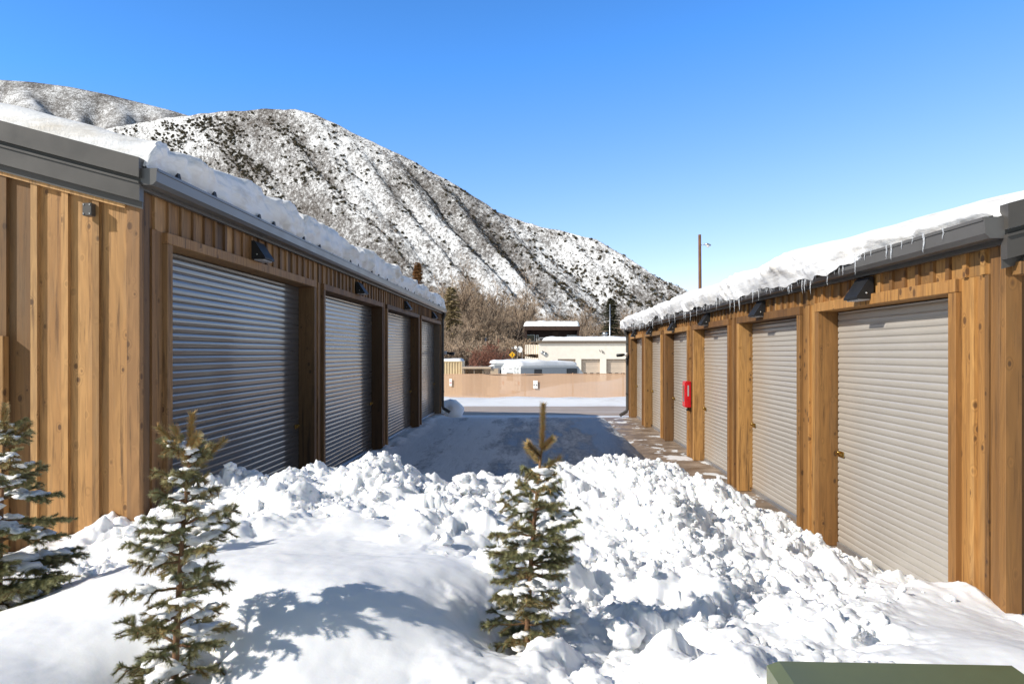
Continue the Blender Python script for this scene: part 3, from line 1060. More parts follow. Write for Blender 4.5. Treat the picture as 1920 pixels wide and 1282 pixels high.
names = ['nearest', 'second', 'third', 'farthest']
for i, (a, b) in enumerate(left_doors):
    yc = [7.93, 12.45, 16.95, 21.35][i]
    wall_lamp(-1, DL, yc, 3.03, 'black wedge wall lamp over the %s wide grey door of the shaded left garage' % names[i], 'wedge lamps on the left garage')
names = ['nearest', 'second nearest', 'third nearest', 'fourth', 'second farthest', 'farthest']
for i, (a, b) in enumerate(right_doors):
    wall_lamp(1, DR, (a + b) / 2 + 0.12, 2.455 + 0.01, 'black wedge wall lamp over the %s door of the sunny right garage' % names[i], 'wedge lamps on the right garage', 0.95)

# junction box on the left gable
root = empty('junction_box', at(173, 395, 5.59), 'small grey metal junction box on the left garage end wall', 'junction box')
mb = MB(); mb.cbox(-0.042, 0.030, -0.06, 0.012, -0.050, 0.050, 0.004); mb.build('box_body', M['roof_metal'], root)
mb = MB()
for (a, b) in ((-0.03, 0.035), (0.018, 0.035), (-0.03, -0.035), (0.018, -0.035)):
    mb.tube([(a, -0.065, b), (a, -0.0601, b)], 0.005, 6)
mb.build('screw', M['galv'], root)
# floodlight on the right gable, only its near edge is in view
root = empty('floodlight', at(1926, 472, 4.36), 'grey floodlight on the right garage end wall, cut by the picture edge', 'floodlight')
mb = MB(); mb.prism([(-0.055, -0.06), (0.08, -0.06), (0.08, 0.06), (-0.02, 0.06)], 1, -0.10, 0.0); mb.build('housing', M['gutter_metal'], root)
mb = MB(); mb.cbox(-0.03, 0.07, -0.115, -0.1005, -0.045, 0.05, 0.003); mb.build('lens', M['glass'], root)


def security_camera(x, y, z, sx, label):
    root = empty('security_camera', (x, y, z), label, 'camera', 'security cameras at the far garage corners')
    mb = MB(); mb.tube([(0, 0, 0), (sx * 0.09, 0, 0)], 0.055, 12); mb.build('mount', M['white'], root)
    mb = MB(); mb.tube([(sx * 0.09, 0, -0.01), (sx * 0.20, -0.04, -0.03), (sx * 0.34, -0.08, -0.035)], [0.035, 0.05, 0.05], 12); mb.build('camera_body', M['sign_black'], root)
    return root


p = at(1177, 664, 22.0); security_camera(p.x, 22.05, p.z, -1, 'white and black security camera on the far corner of the right garage')
p = at(832, 661, 23.6); security_camera(p.x, 23.70, p.z, 1, 'small security camera on the far corner of the left garage')

# fire extinguisher cabinet
root = empty('extinguisher_cabinet', (DR, 13.36, 1.22), 'red fire extinguisher cabinet on the wood pier between the right garage doors', 'fire cabinet')
mb = MB(); mb.cbox(-0.110, -0.002, -0.12, 0.12, -0.245, 0.245, 0.008); mb.build('cabinet_body', M['red'], root)
mb = MB(); mb.cbox(-0.119, -0.1105, -0.11, 0.11, -0.225, 0.225, 0.003); dr = mb.build('cabinet_door', M['red'], root)
mb = MB(); mb.cbox(-0.123, -0.1195, -0.05, 0.05, -0.14, 0.16, 0.001); mb.build('window_pane', M['glass'], dr)
mb = MB(); mb.cbox(-0.072, -0.045, -0.1225, -0.1202, -0.03, 0.17, 0.001); mb.build('lettering_strip', M['sign_grey'], root)
mb = MB(); mb.tube([(-0.06, -0.05, -0.27), (-0.06, -0.05, -0.31)], 0.02, 8); mb.build('handle', M['sign_black'], root)

# ------------------------------------------------------------------ the snow bank
# surveyed points: frame position, distance, roughness (1 = ploughed clods, 0 = smooth)
CP = [
 (-150, 1282, 2.2, 0), (0, 1282, 2.3, 0), (330, 1278, 2.5, 0), (700, 1282, 2.5, 0.0), (1000, 1282, 2.5, 0.3), (1200, 1270, 2.6, 0.9), (1430, 1300, 2.4, 0.5), (1100, 1200, 2.95, 0.9), (1500, 1175, 3.4, 0.8), (1920, 1290, 2.5, 0),
 (-120, 1195, 2.9, 0), (0, 1163, 3.0, 0), (150, 1108, 3.08, 0), (300, 1068, 3.15, 0), (430, 1043, 3.3, 0), (640, 1042, 3.5, 0), (500, 1150, 2.72, 0), (700, 1140, 2.85, 0), (860, 1090, 3.3, 0.1),
 (200, 1062, 4.4, 0.6), (60, 1100, 4.5, 0.4), (150, 990, 5.45, 0.6), (265, 958, 5.45, 0.7), (0, 1040, 5.5, 0.4), (390, 918, 5.35, 0.8), (330, 985, 4.9, 0.8), (410, 950, 4.95, 0.9),
 (430, 990, 4.6, 0.25), (520, 955, 4.85, 0.7), (480, 892, 5.5, 0.9), (600, 962, 4.7, 0.2), (700, 935, 5.1, 0.55), (780, 920, 5.5, 0.9), (850, 965, 4.9, 0.8), (640, 1005, 4.3, 0.05), (800, 1020, 4.2, 0.4), (600, 918, 5.3, 0.7),
 (560, 878, 5.7, 1), (660, 880, 5.9, 1), (740, 880, 6.1, 1), (800, 900, 6.2, 1), (870, 901, 6.3, 1), (950, 904, 6.4, 1), (1080, 864, 6.6, 1), (1180, 858, 6.8, 1), (1250, 866, 6.9, 1), (1300, 892, 6.9, 1),
 (1370, 917, 6.8, 1), (1440, 957, 6.6, 1), (1500, 992, 6.4, 1), (1570, 1028, 6.2, 0.8), (1690, 1094, 5.3, 0.5), (1800, 1107, 4.6, 0.25), (1880, 1152, 4.3, 0.2), (1960, 1180, 4.1, 0.3),
 (1300, 1000, 5.0, 1), (1200, 1000, 5.0, 1), (1400, 1100, 4.0, 1), (1500, 1080, 4.6, 1), (1600, 1150, 3.7, 0.35), (1700, 1150, 3.9, 0.1), (1780, 1185, 3.3, 0.1), (1250, 1150, 3.3, 1), (1000, 1180, 3.0, 0.5), (1100, 1060, 4.1, 1),
 (1150, 950, 5.7, 1), (1450, 1235, 2.8, 0.6), (900, 1150, 3.1, 0.3), (1000, 980, 5.2, 1), (1350, 1200, 3.0, 0.9), (1850, 1220, 2.9, 0),
]
pts = []; rough = []
for (a, b, dd, rr) in CP:
    v = at(a, b, dd); pts.append((v.x, v.y, v.z)); rough.append(rr)
for (x, y, z, rr) in [(-2.7, 7.0, 0.35, 0.8), (-1.6, 7.5, 0.2, 1), (-0.6, 7.8, 0.15, 1), (0.5, 8.1, 0.15, 1), (1.6, 8.0, 0.12, 1), (2.3, 7.5, 0.05, 0.8), (3.3, 6.9, -0.10, 0.5), (3.0, 6.2, 0.10, 0.5), (-3.3, 6.4, 0.75, 0.8), (-3.3, 7.6, 0.3, 0.8),
                      (-3, 9.4, -0.15, 0.5), (-1, 9.4, -0.2, 0.5), (1, 9.3, -0.2, 0.5), (2.8, 9, -0.2, 0.5), (4.6, 4.2, 0.42, 0), (4.6, 2, 0.6, 0), (-5.6, 5.4, 0.42, 0.2), (-5.6, 3, 0.7, 0), (-5.6, 0, 0.7, 0), (4.6, 0, 0.7, 0),
                      (-3.5, 1, 0.86, 0), (-1.5, 1.0, 0.9, 0), (0, 1.0, 0.88, 0), (1.5, 1.0, 0.85, 0), (3, 1.2, 0.75, 0), (0, -1.5, 0.6, 0), (-5.6, 8, 0.3, 0), (4.6, 7, 0.2, 0)]:
    pts.append((x, y, z)); rough.append(rr)
pts = np.array(pts); rough = np.array(rough)


def rbf_fit(p, v, c=0.25):
    n = len(p)
    d = np.sqrt(((p[:, None] - p[None]) ** 2).sum(-1) + c * c)
    A = np.zeros((n + 3, n + 3)); A[:n, :n] = d + np.eye(n) * 0.004; A[:n, n] = 1; A[:n, n + 1:] = p; A[n, :n] = 1; A[n + 1:, :n] = p.T
    return np.linalg.solve(A, np.concatenate([v, np.zeros(3)]))


def rbf_eval(w, p, x, y, c=0.25):
    n = len(p)
    s = w[n] + w[n + 1] * x + w[n + 2] * y
    for i in range(n):
        s = s + w[i] * np.sqrt((x - p[i, 0]) ** 2 + (y - p[i, 1]) ** 2 + c * c)
    return s


WZ = rbf_fit(pts[:, :2], pts[:, 2])
T_MID = at(985, 1165, 3.05)      # where the middle spruce stands
T_LEFT = at(325, 1275, 2.52)
T_EDGE = at(-2, 1140, 3.55)


def bank_base(x, y):
    z = rbf_eval(WZ, pts[:, :2], x, y)
    w = 0; s = 0
    for i in range(len(pts)):
        g = np.exp(-((x - pts[i, 0]) ** 2 + (y - pts[i, 1]) ** 2) / (2 * 0.38 ** 2)) + 1e-9
        w = w + g; s = s + g * rough[i]
    return z, s / w


def bank_height(x, y):
    z, r = bank_base(x, y)
    r = np.clip(r + 0.24 * fbm(x * 2.2, y * 2.2, 3, 77), 0, 1)
    r = smooth(0.15, 0.75, r)
    wx = x + 0.055 * fbm(x * 3.0, y * 3.0, 3, 11); wy = y + 0.055 * fbm(x * 3.0 + 9, y * 3.0, 3, 12)
    def sel(f, k, lo=-0.2, hi=0.45): return smooth(lo, hi, fbm(x * f, y * f + k, 2, 90 + k))
    big = domes(wx, wy, 0.58, 1); m1 = domes(wx + 0.3, wy, 0.30, 2); m2 = domes(wx, wy + 0.2, 0.16, 3); m3 = domes(wx, wy, 0.08, 4); m4 = domes(wx + .01, wy, 0.04, 6)
    cl = 0.38 * big * sel(1.0, 1) + 0.46 * m1 * sel(1.4, 2, -0.4, 0.3) + 0.46 * m2 * sel(2.0, 3, -0.4, 0.3) + 0.46 * m3 * sel(3.4, 4, -0.4, 0.3) + 0.50 * m4 * sel(5.0, 5, -0.5, 0.2)
    cl = cl + 0.05 * fbm(x * 2.4, y * 2.4, 3, 15) + 0.020 * fbm(wx * 12, wy * 12, 4, 16, 0.6) - 0.012 * np.abs(fbm(wx * 24, wy * 24, 3, 18)) + 0.005 * fbm(x * 40, y * 40, 3, 14, 0.7)
    z = z + r * (cl - 0.10)
    z = z + (1 - r) * (0.030 * fbm(x * 0.9, y * 1.2, 3, 21) + 0.004 * fbm(x * 7, y * 7, 3, 22) + 0.0012 * fbm(x * 45, y * 45, 2, 24))
    # tree wells
    for (t, dep, ra) in ((T_MID, 0.13, 0.20), (T_LEFT, 0.08, 0.16), (T_EDGE, 0.05, 0.2)):
        z = z - dep * np.exp(-(((x - t.x + 0.03) / ra) ** 2 + ((y - t.y) / ra) ** 2))
    return z


xs = np.concatenate([np.arange(-6.2, -3.4, 0.04), np.arange(-3.4, 3.3, 0.0145), np.arange(3.3, 5.0, 0.04)])
ys = np.concatenate([np.arange(-2, 1.7, 0.06), np.arange(1.7, 4.4, 0.0125), np.arange(4.4, 8.0, 0.017), np.arange(8.0, 9.4, 0.03)])
X, Y = np.meshgrid(xs, ys, indexing='ij')
Z = bank_height(X, Y)
# sink the rim and keep the bank out of the buildings
Z = np.where((Y > 5.70) & (X < -3.42), -0.2, Z)
Z = np.where((Y > 4.55) & (X > 3.15), -0.2, Z)
edge = np.minimum.reduce([smooth(-6.2, -5.8, X), smooth(5.0, 4.6, X), smooth(-2, -1.4, Y)])
Z = Z * edge - 0.3 * (1 - edge)
bank = np_mesh('snow_bank', np.stack([X, Y, Z], -1).reshape(-1, 3), grid_faces(len(xs), len(ys)), M['snow'], None, True)
tag(bank, 'ploughed snow bank filling the near end of the alley', 'snow', kind='structure')


# loose clods lying on the bank
def ico(sub):
    import bmesh
    bm = bmesh.new(); bmesh.ops.create_icosphere(bm, subdivisions=sub, radius=1.0)
    v = np.array([q.co[:] for q in bm.verts]); f = np.array([[q.index for q in fc.verts] for fc in bm.faces]); bm.free()
    return v, f


IV2, IF2 = ico(2); IV3, IF3 = ico(3); IV1, IF1 = ico(1)


def lumpy(V, k, amp=0.35, f=1.3):
    out = np.empty_like(V)
    for i, p in enumerate(V):
        q = Vector(p)
        n = mnoise.fractal(q * f + Vector((k * 7.3, k * 3.1, -k * 5.7)), 0.8, 2.0, 3)
        out[i] = p * (1 + amp * n)
    return out


protos = [lumpy(IV3, k, 0.55, 1.4) for k in range(10)]
rg = np.random.default_rng(21)
cx = rg.uniform(-3.0, 2.9, 16000); cy = rg.uniform(2.2, 7.6, 16000)
zb, rr = bank_base(cx, cy)
keep = rg.random(16000) < np.clip((rr - 0.25) * 1.1, 0, 0.75) * smooth(-0.3, 0.5, fbm(cx * 1.3, cy * 1.3, 3, 55))
cx, cy = cx[keep][:3000], cy[keep][:3000]
cz = bank_height(cx, cy)
VV = []; FF = []; nv = 0
for i in range(len(cx)):
    s = 0.007 + 0.045 * rg.random() ** 4.0 + (0.04 if rg.random() < 0.02 else 0)
    P = protos[rg.integers(10)]
    Fp = IF3
    a = rg.uniform(0, 2 * PI); ca, sa = math.cos(a), math.sin(a)
    sc = np.array([1, rg.uniform(0.7, 1.1), rg.uniform(0.6, 0.95)]) * s
    Q = P * sc
    Q = np.stack([Q[:, 0] * ca - Q[:, 1] * sa, Q[:, 0] * sa + Q[:, 1] * ca, Q[:, 2]], 1) + np.array([cx[i], cy[i], cz[i] + s * 0.25])
    if cx[i] > 2.7 and cy[i] > 4.3: continue
    VV.append(Q); FF.append(Fp + nv); nv += len(Q)
o = np_mesh('snow_clods', np.concatenate(VV), np.concatenate(FF), M['snow'], None, True)
tag(o, 'broken snow clods strewn over the ploughed bank', 'snow clods', kind='stuff')

# a small drift at the far corner of the left garage
P = lumpy(IV3, 3, 0.25, 1.1) * np.array([0.46, 0.70, 0.40]) + np.array([-2.95, 24.35, -0.02])
o = np_mesh('snow_drift', P, IF3, M['snow'], None, True)
tag(o, 'rounded snow drift by the downspout at the left garage far corner', 'snow')


# ------------------------------------------------------------------ young spruces
def spruce(name, base, H, label, seed, whorls, lean=(0, 0), needle=1.0, snow=0.5, top_tip=0.8, twist=0.0):
    """whorls: list of (height fraction, reach, count, rise)"""
    rg = random.Random(seed)
    root = empty(name, base, label, 'spruce', 'young spruces in the snow')
    tr = MB()
    trunk = [Vector((lean[0] * u * u, lean[1] * u * u, -0.25 + (H * top_tip + 0.25) * u)) for u in np.linspace(0, 1, 14)]
    tr.tube(trunk, [0.017 * (1 - 0.72 * u) for u in np.linspace(0, 1, 14)], 8)
    def tpos(z):
        u = (z + 0.25) / (H * top_tip + 0.25)
        return Vector((lean[0] * u * u, lean[1] * u * u, z))
    segs = []       # (start, end, needle density, tone)
    pads = []       # snow pads (pos, size)
    # leader
    lead0 = tpos(H * top_tip)
    lead1 = Vector((lean[0] * 1.1, lean[1], H))
    segs.append((tpos(H * 0.62), lead0, 0.5, 0.55)); segs.append((lead0, lead1, 3.2, 0.86))
    tr.tube([lead0, lead1], [0.005, 0.003], 6)
    for k in range(4):
        a = k * PI / 2 + rg.uniform(-0.4, 0.4) + 0.5
        st = tpos(H * top_tip * (0.90 + 0.033 * k))
        L = rg.uniform(0.10, 0.17)
        en = st + Vector((math.cos(a) * L * 0.8, math.sin(a) * L * 0.8, L * rg.uniform(0.3, 0.9)))
        segs.append((st, en, 2.0, 0.85)); tr.tube([st, en], [0.004, 0.002], 5)
    for (zf, reach, cnt, rise) in whorls:
        cnt = cnt + 1
        for k in range(cnt):
            if rg.random() < 0.11 and zf < 0.8: continue
            a = (k + rg.uniform(-0.4, 0.4)) * 2 * PI / cnt + zf * 17
            L = 0.92 * reach * rg.choice([0.6, 0.75, 0.85, 0.95, 1.05, 1.15]) * rg.uniform(0.9, 1.08)
            st = tpos(H * max(0.005, zf + rg.uniform(-0.03, 0.03)))
            dirh = Vector((math.cos(a), math.sin(a), 0))
            r1 = rise + rg.uniform(-0.25, 0.22)
            n = 7
            pp = []
            for i in range(n + 1):
                u = i / n
                pp.append(st + dirh * L * u + Vector((0, 0, L * (r1 * u - 0.22 * u * u + 0.16 * u ** 4))) + Vector((rg.uniform(-1, 1), rg.uniform(-1, 1), rg.uniform(-1, 1))) * 0.004)
            tr.tube(pp, [0.0055 * (1 - 0.75 * i / n) for i in range(n + 1)], 5)
            tone = 0.25 + 0.35 * rg.random() + 0.25 * max(0, zf - 0.5)
            for i in range(n):
                segs.append((pp[i], pp[i + 1], 0.9 if i > 0 else 0.4, tone + (0.25 if i >= n - 2 else 0)))
            side = dirh.cross(Vector((0, 0, 1)))
            m = max(3, int(L / 0.036))
            for i in range(1, m + 1):
                u = 0.22 + 0.74 * i / m
                q = u * n; j = min(int(q), n - 1)
                c = pp[j].lerp(pp[j + 1], q - j)
                for sg in (-1, 1):
                    if rg.random() < 0.12: continue
                    tl = L * 0.46 * (1.06 - u) ** 0.75 * rg.uniform(0.6, 1.15) + 0.02
                    d = (dirh * rg.uniform(0.6, 0.9) + side * sg * rg.uniform(0.6, 0.95) + Vector((0, 0, rg.uniform(-0.35, 0.2)))).normalized()
                    mid = c + d * tl * 0.5 + Vector((0, 0, 0.004)); en = c + d * tl + Vector((0, 0, rg.uniform(-0.014, 0.012)))
                    segs.append((c, mid, 1.0, tone)); segs.append((mid, en, 1.0, tone + 0.18))
                    tr.tube([c, mid, en], [0.0026, 0.0022, 0.0014], 4, cap=False)
                    if tl > 0.09:
                        for sg2 in (-1, 1):
                            d2 = (d + d.cross(Vector((0, 0, 1))) * sg2 * 0.9 + Vector((0, 0, rg.uniform(-0.2, 0.1)))).normalized()
                            e2 = mid + d2 * tl * 0.4
                            segs.append((mid, e2, 1.0, tone + 0.12))
            # snow lying along the branch
            if rg.random() < snow:
                u0 = rg.uniform(0.1, 0.6); u1 = min(0.95, u0 + rg.uniform(0.15, 0.5))
                u = u0
                while u < u1:
                    q = u * n; j = min(int(q), n - 1)
                    c = pp[j].lerp(pp[j + 1], q - j)
                    wdt = rg.uniform(0.022, 0.042) * (1.15 - 0.5 * u) * min(1.3, 0.5 + L * 2.2)
                    pads.append((c + side * rg.uniform(-0.03, 0.03) + Vector((0, 0, 0.006)), wdt))
                    u += wdt * 0.55 / L
    tr.build('trunk', M['bark'], root)
    # needles: fine blades all round every shoot
    rs = np.random.default_rng(seed)
    P0 = []; P1 = []; W = []; T = []
    S = np.array([[*a, *b] for (a, b, _, _) in segs]); dens = np.array([s[2] for s in segs]); tone = np.array([s[3] for s in segs])
    ln = np.linalg.norm(S[:, 3:] - S[:, :3], axis=1)
    num = np.maximum(4, (ln * 2600 * dens * needle)).astype(int)
    idx = np.repeat(np.arange(len(S)), num)
    u = rs.random(len(idx))[:, None]
    A = S[idx, :3]; B = S[idx, 3:]
    d = (B - A) / ln[idx][:, None]
    c = A + (B - A) * u
    rv = rs.normal(size=(len(idx), 3)); rv[:, 2] += 0.35
    rv -= (rv * d).sum(1)[:, None] * d; rv /= np.linalg.norm(rv, axis=1)[:, None] + 1e-9
    nd = rv * rs.uniform(0.65, 1.0, (len(idx), 1)) + d * rs.uniform(0.45, 0.95, (len(idx), 1))
    nd /= np.linalg.norm(nd, axis=1)[:, None]
    L = rs.uniform(0.012, 0.021, (len(idx), 1))
    L = L * (1 + 0.45 * (dens[idx][:, None] > 1.5))
    wd = np.cross(nd, d); wd /= np.linalg.norm(wd, axis=1)[:, None] + 1e-9
    wd = wd * 0.00105
    V = np.stack([c - wd, c + wd, c + nd * L + wd * 0.3, c + nd * L - wd * 0.3], 1).reshape(-1, 3)
    F = np.arange(len(V)).reshape(-1, 4)
    tn = np.clip(tone[idx] + rs.uniform(-0.18, 0.18, len(idx)), 0, 1)
    np_mesh('needles', V, F, M['needles'], root, False, np.repeat(tn, 4))
    if pads:
        VV = []; FF = []; n0 = 0
        for i, (c, w) in enumerate(pads):
            Q = protos_s[i % 6] * np.array([w * rg.uniform(0.8, 1.2), w * rg.uniform(0.8, 1.2), w * rg.uniform(0.32, 0.6)]) + np.array(c) + np.array([0, 0, w * 0.22])
            VV.append(Q); FF.append(IF2 + n0); n0 += len(Q)
        np_mesh('snow_cover', np.concatenate(VV), np.concatenate(FF), M['snow'], root, True)['kind'] = 'stuff'
    return root


protos_s = [lumpy(IV2, k + 20, 0.9, 1.3) for k in range(6)]
def on_bank(t, sink=0.02):
    z = float(bank_height(np.array([t.x]), np.array([t.y]))[0])
    return Vector((t.x, t.y, z - sink))


b1 = on_bank(T_LEFT)
spruce('young_spruce', b1, 1.78 - b1.z, 'young spruce with twin orange tips and snow pads, in the left foreground', 5,
       [(0.02, 0.15, 6, 0.1), (0.08, 0.19, 6, 0.05), (0.15, 0.23, 5, 0.12), (0.23, 0.25, 5, 0.15), (0.31, 0.20, 4, 0.2), (0.39, 0.17, 5, 0.25), (0.47, 0.16, 5, 0.28),
        (0.55, 0.18, 6, 0.3), (0.62, 0.17, 6, 0.35), (0.70, 0.11, 5, 0.45), (0.77, 0.10, 5, 0.55), (0.84, 0.09, 5, 0.7)], (0.06, 0.0), snow=0.55, top_tip=0.88)
b2 = on_bank(T_MID)
spruce('young_spruce', b2, 1.775 - b2.z, 'dense young spruce with a tall bare leader, standing in the middle of the ploughed snow', 9,
       [(0.02, 0.17, 7, 0.0), (0.08, 0.20, 8, 0.1), (0.15, 0.20, 7, 0.15), (0.21, 0.15, 6, 0.1), (0.28, 0.15, 7, 0.05), (0.34, 0.17, 7, 0.05), (0.40, 0.19, 8, 0.1), (0.46, 0.20, 8, 0.2), (0.53, 0.20, 7, 0.35),
        (0.59, 0.16, 6, 0.45), (0.66, 0.10, 5, 0.45), (0.72, 0.085, 4, 0.5)], (0.07, 0.0), snow=0.35, top_tip=0.83)
b3 = on_bank(T_EDGE)
spruce('young_spruce', b3, 1.74 - b3.z, 'snow laden young spruce at the left picture edge before the cedar end wall', 14,
       [(0.03, 0.30, 6, 0.05), (0.10, 0.40, 7, 0.05), (0.18, 0.40, 7, 0.1), (0.26, 0.36, 6, 0.12), (0.35, 0.33, 6, 0.15), (0.44, 0.30, 6, 0.2), (0.54, 0.28, 6, 0.3),
        (0.63, 0.24, 6, 0.35), (0.72, 0.17, 5, 0.4), (0.80, 0.14, 5, 0.45), (0.87, 0.10, 5, 0.5)], (0.03, 0.0), snow=0.8, top_tip=0.9)

# ------------------------------------------------------------------ green utility box
gb = at(1658, 1233, 2.12)
root = empty('utility_box', (gb.x, 1.80, 0.0), 'olive green metal utility box lid rising from the snow, bottom right', 'utility box', rz=R(-2.5))
zt = gb.z
mb = MB(); mb.cbox(-0.33, 0.33, -0.27, 0.27, 0.2, zt - 0.075, 0.01); mb.build('box_body', M['green_box'], root)
mb = MB()
l0 = [(-0.365, -0.30), (0.365, -0.30), (0.365, 0.305), (-0.365, 0.305)]
l1 = [(-0.335, -0.27), (0.335, -0.27), (0.335, 0.285), (-0.335, 0.285)]
P8 = [(x, y, zt - 0.085) for x, y in l0] + [(x, y, zt - 0.022) for x, y in l0] + [(x, y, zt) for x, y in l1]
fs = [(3, 2, 1, 0), (8, 9, 10, 11)]
for k in range(4):
    k2 = (k + 1) % 4
    fs += [(k, k2, 4 + k2, 4 + k), (4 + k, 4 + k2, 8 + k2, 8 + k)]
mb.poly(P8, fs); lid = mb.build('lid', M['green_box'], root)
mb = MB(); mb.tube([(-0.366, 0.18, zt - 0.06), (-0.42, 0.19, zt - 0.075), (-0.42, 0.07, zt - 0.075), (-0.366, 0.08, zt - 0.06)], 0.012, 8); mb.build('handle', M['green_box'], root)

# ------------------------------------------------------------------ fence with privacy screen
FA = Vector((-9.0, 46.9, 0)); FB = Vector((12.0, 40.6, 0))
# passes through the points seen at both garage corners
pl, pr_ = at(835, 747, 46.0), at(1180, 757, 42.0)
dirf = (pr_ - pl); dirf.z = 0; dirf.normalize()
A = Vector((pl.x, pl.y, 0)) - dirf * 14; Bp = Vector((pr_.x, pr_.y, 0)) + dirf * 16
L = (Bp - A).length
ang = math.atan2(dirf.y, dirf.x)
fence = empty('screen_fence', (A.x, A.y, 0), 'chain link fence covered with a tan see through privacy screen', 'fence', rz=ang)
nx = 220
us = np.linspace(0, L, nx); vs = np.linspace(0, 1, 12)
U, Vv = np.meshgrid(us, vs, indexing='ij')
yw = A.y + U * math.sin(ang)
zb = gz(yw) - 0.05
sag = 0.025 * np.abs(np.sin(U / 3.1 * PI)) * Vv
zz = zb + Vv * (1.72) - sag
yo = 0.02 * np.sin(U * 2.1 + Vv * 3) + 0.015 * fbm(U * 0.7, Vv * 2, 3, 4)
np_mesh('screen', np.stack([U, yo - 0.05, zz], -1).reshape(-1, 3), grid_faces(nx, 12, True), M['screen'], fence, True)
i = 0
u = 0.9
while u < L:
    z0 = float(gz(A.y + u * math.sin(ang)))
    mb = MB(); mb.tube([(u, 0.03, z0 - 0.3), (u, 0.03, z0 + 1.70)], 0.036, 8); mb.tube([(u, 0.03, z0 + 1.70), (u, 0.03, z0 + 1.73)], [0.045, 0.02], 8)
    mb.build('post', M['post'], fence)
    u += 3.1
mb = MB(); mb.tube([(0, 0.03, float(gz(A.y)) + 1.66), (L, 0.03, float(gz(Bp.y)) + 1.66)], 0.022, 6); mb.build('top_rail', M['post'], fence)
mb = MB()
mb.tube([(14 + 2.7 + 0.25 * k, -0.06, float(gz(45)) + 1.70 - 0.09 * math.sin(PI * k / 16)) for k in range(17)], 0.014, 6)
mb.build('loose_cable', M['sign_black'], fence)


def fence_sign(px, py, w, h, label, marks):
    D = 1 / (1 / 46 + (px - 835) / 345 * (1 / 42 - 1 / 46))
    p = at(px, py, D)
    root = empty('fence_sign', (p.x, p.y - 0.16, p.z), label, 'sign', 'notices on the fence', rz=ang)
    mb = MB(); mb.cbox(-w / 2, w / 2, -0.006, 0.006, -h / 2, h / 2, 0.002); mb.build('plate', M['white'], root)
    for (nm, mt, x0, x1, z0, z1) in marks:
        m = MB(); m.box(x0 * w, x1 * w, -0.0085, -0.0062, z0 * h, z1 * h); m.build(nm, M[mt], root)


fence_sign(845.5, 716.5, 0.18, 0.47, 'narrow white fence notice with a red lower panel, beside the left garage', [
    ('emblem', 'sign_grey', -0.22, 0.2, 0.18, 0.36), ('text_line', 'sign_grey', -0.3, 0.3, 0.05, 0.09), ('red_panel', 'sign_red', -0.36, 0.36, -0.12, 0.0),
    ('text_line', 'sign_grey', -0.3, 0.0, -0.30, -0.22), ('text_line', 'sign_grey', 0.08, 0.3, -0.30, -0.22), ('text_line', 'sign_grey', -0.3, 0.3, -0.40, -0.36)])
fence_sign(1004, 720.5, 0.29, 0.50, 'larger white fence notice with black printed lines, below the parked camper', [
    ('text_line', 'sign_grey', -0.18, 0.18, 0.36, 0.40), ('text_line', 'sign_grey', -0.36, 0.36, 0.12, 0.16), ('text_line', 'sign_grey', -0.36, 0.34, 0.03, 0.07),
    ('black_mark', 'sign_black', -0.40, -0.12, -0.14, -0.03), ('black_mark', 'sign_black', 0.10, 0.40, -0.15, -0.02), ('text_line', 'sign_grey', -0.3, 0.28, -0.30, -0.25), ('text_line', 'sign_grey', -0.18, 0.2, -0.42, -0.38)])


# ------------------------------------------------------------------ behind the fence
def snow_pad(parent_label, P, name='roof_snow'):
    """a rounded snow blanket from a height grid function"""
    pass


def snow_slab(x0, x1, y0, y1, z0, h, M4, label, seed, nx=40, ny=16, edge=0.25, hf=None):
    xs = np.linspace(x0, x1, nx); ys = np.linspace(y0, y1, ny)
    X, Y = np.meshgrid(xs, ys, indexing='ij')
    ed = np.minimum.reduce([(X - x0) / edge, (x1 - X) / edge, (Y - y0) / edge, (y1 - Y) / edge]).clip(0, 1)
    prof = np.sqrt(1 - (1 - ed) ** 2)
    hh = h * prof * (0.85 + 0.25 * fbm(X * 0.5, Y * 0.5, 3, seed))
    zb = z0 if hf is None else hf(X, Y)
    V = np.stack([X, Y, zb + hh], -1).reshape(-1, 3)
    Vb = np.stack([X, Y, (zb + 0 * hh) + 0.002], -1).reshape(-1, 3)
    V = np.concatenate([V, Vb]); n = nx * ny
    F = np.concatenate([grid_faces(nx, ny), grid_faces(nx, ny, True) + n])
    V = np.array([list(M4 @ Vector(p)) for p in V])
    o = np_mesh('roof_snow', V, F, M['snow_far'], None, True)
    return tag(o, label, 'snow')


# --- camper (rear and long side seen, roof under snow)
p0 = at(976, 703, 54.0)
th = R(42)
g0 = float(gz(54)) + 0.0
camper = empty('camper', (p0.x, p0.y, g0), 'pale camper with a snow covered roof parked behind the fence', 'camper', rz=th)
top = (CAMZ + (VY - 686) / FPX * 54) - g0
# local x = along the vehicle (to the right and away), local y = across (0 = near side)
mb = MB()
prof = [(0.0, 0.45), (6.4, 0.45), (6.9, 0.9), (6.9, top - 0.75), (6.2, top - 0.10), (5.9, top), (0.15, top), (0.0, top - 0.12)]
mb.prism(prof, 1, 0.0, 2.3)
mb.build('body', M['offwhite'], camper)
mb = MB(); mb.box(0.04, 6.3, -0.010, -0.001, 0.9, top - 0.16); mb.build('side_panel', M['greyblue'], camper)
for (a, b) in ((4.9, 6.1), (1.4, 2.2)):
    mb = MB(); mb.cbox(a, b, -0.028, -0.0105, top - 0.85, top - 0.28, 0.008); w = mb.build('window', M['sign_black'], camper)
    mb = MB(); mb.box(a + 0.06, b - 0.06, -0.034, -0.0285, top - 0.80, top - 0.33); mb.build('pane', M['glass'], w)
mb = MB(); mb.cbox(-0.02, -0.001, 0.85, 1.65, top - 1.15, top - 0.55, 0.005); mb.build('rear_window', M['glass'], camper)
lad = MB()
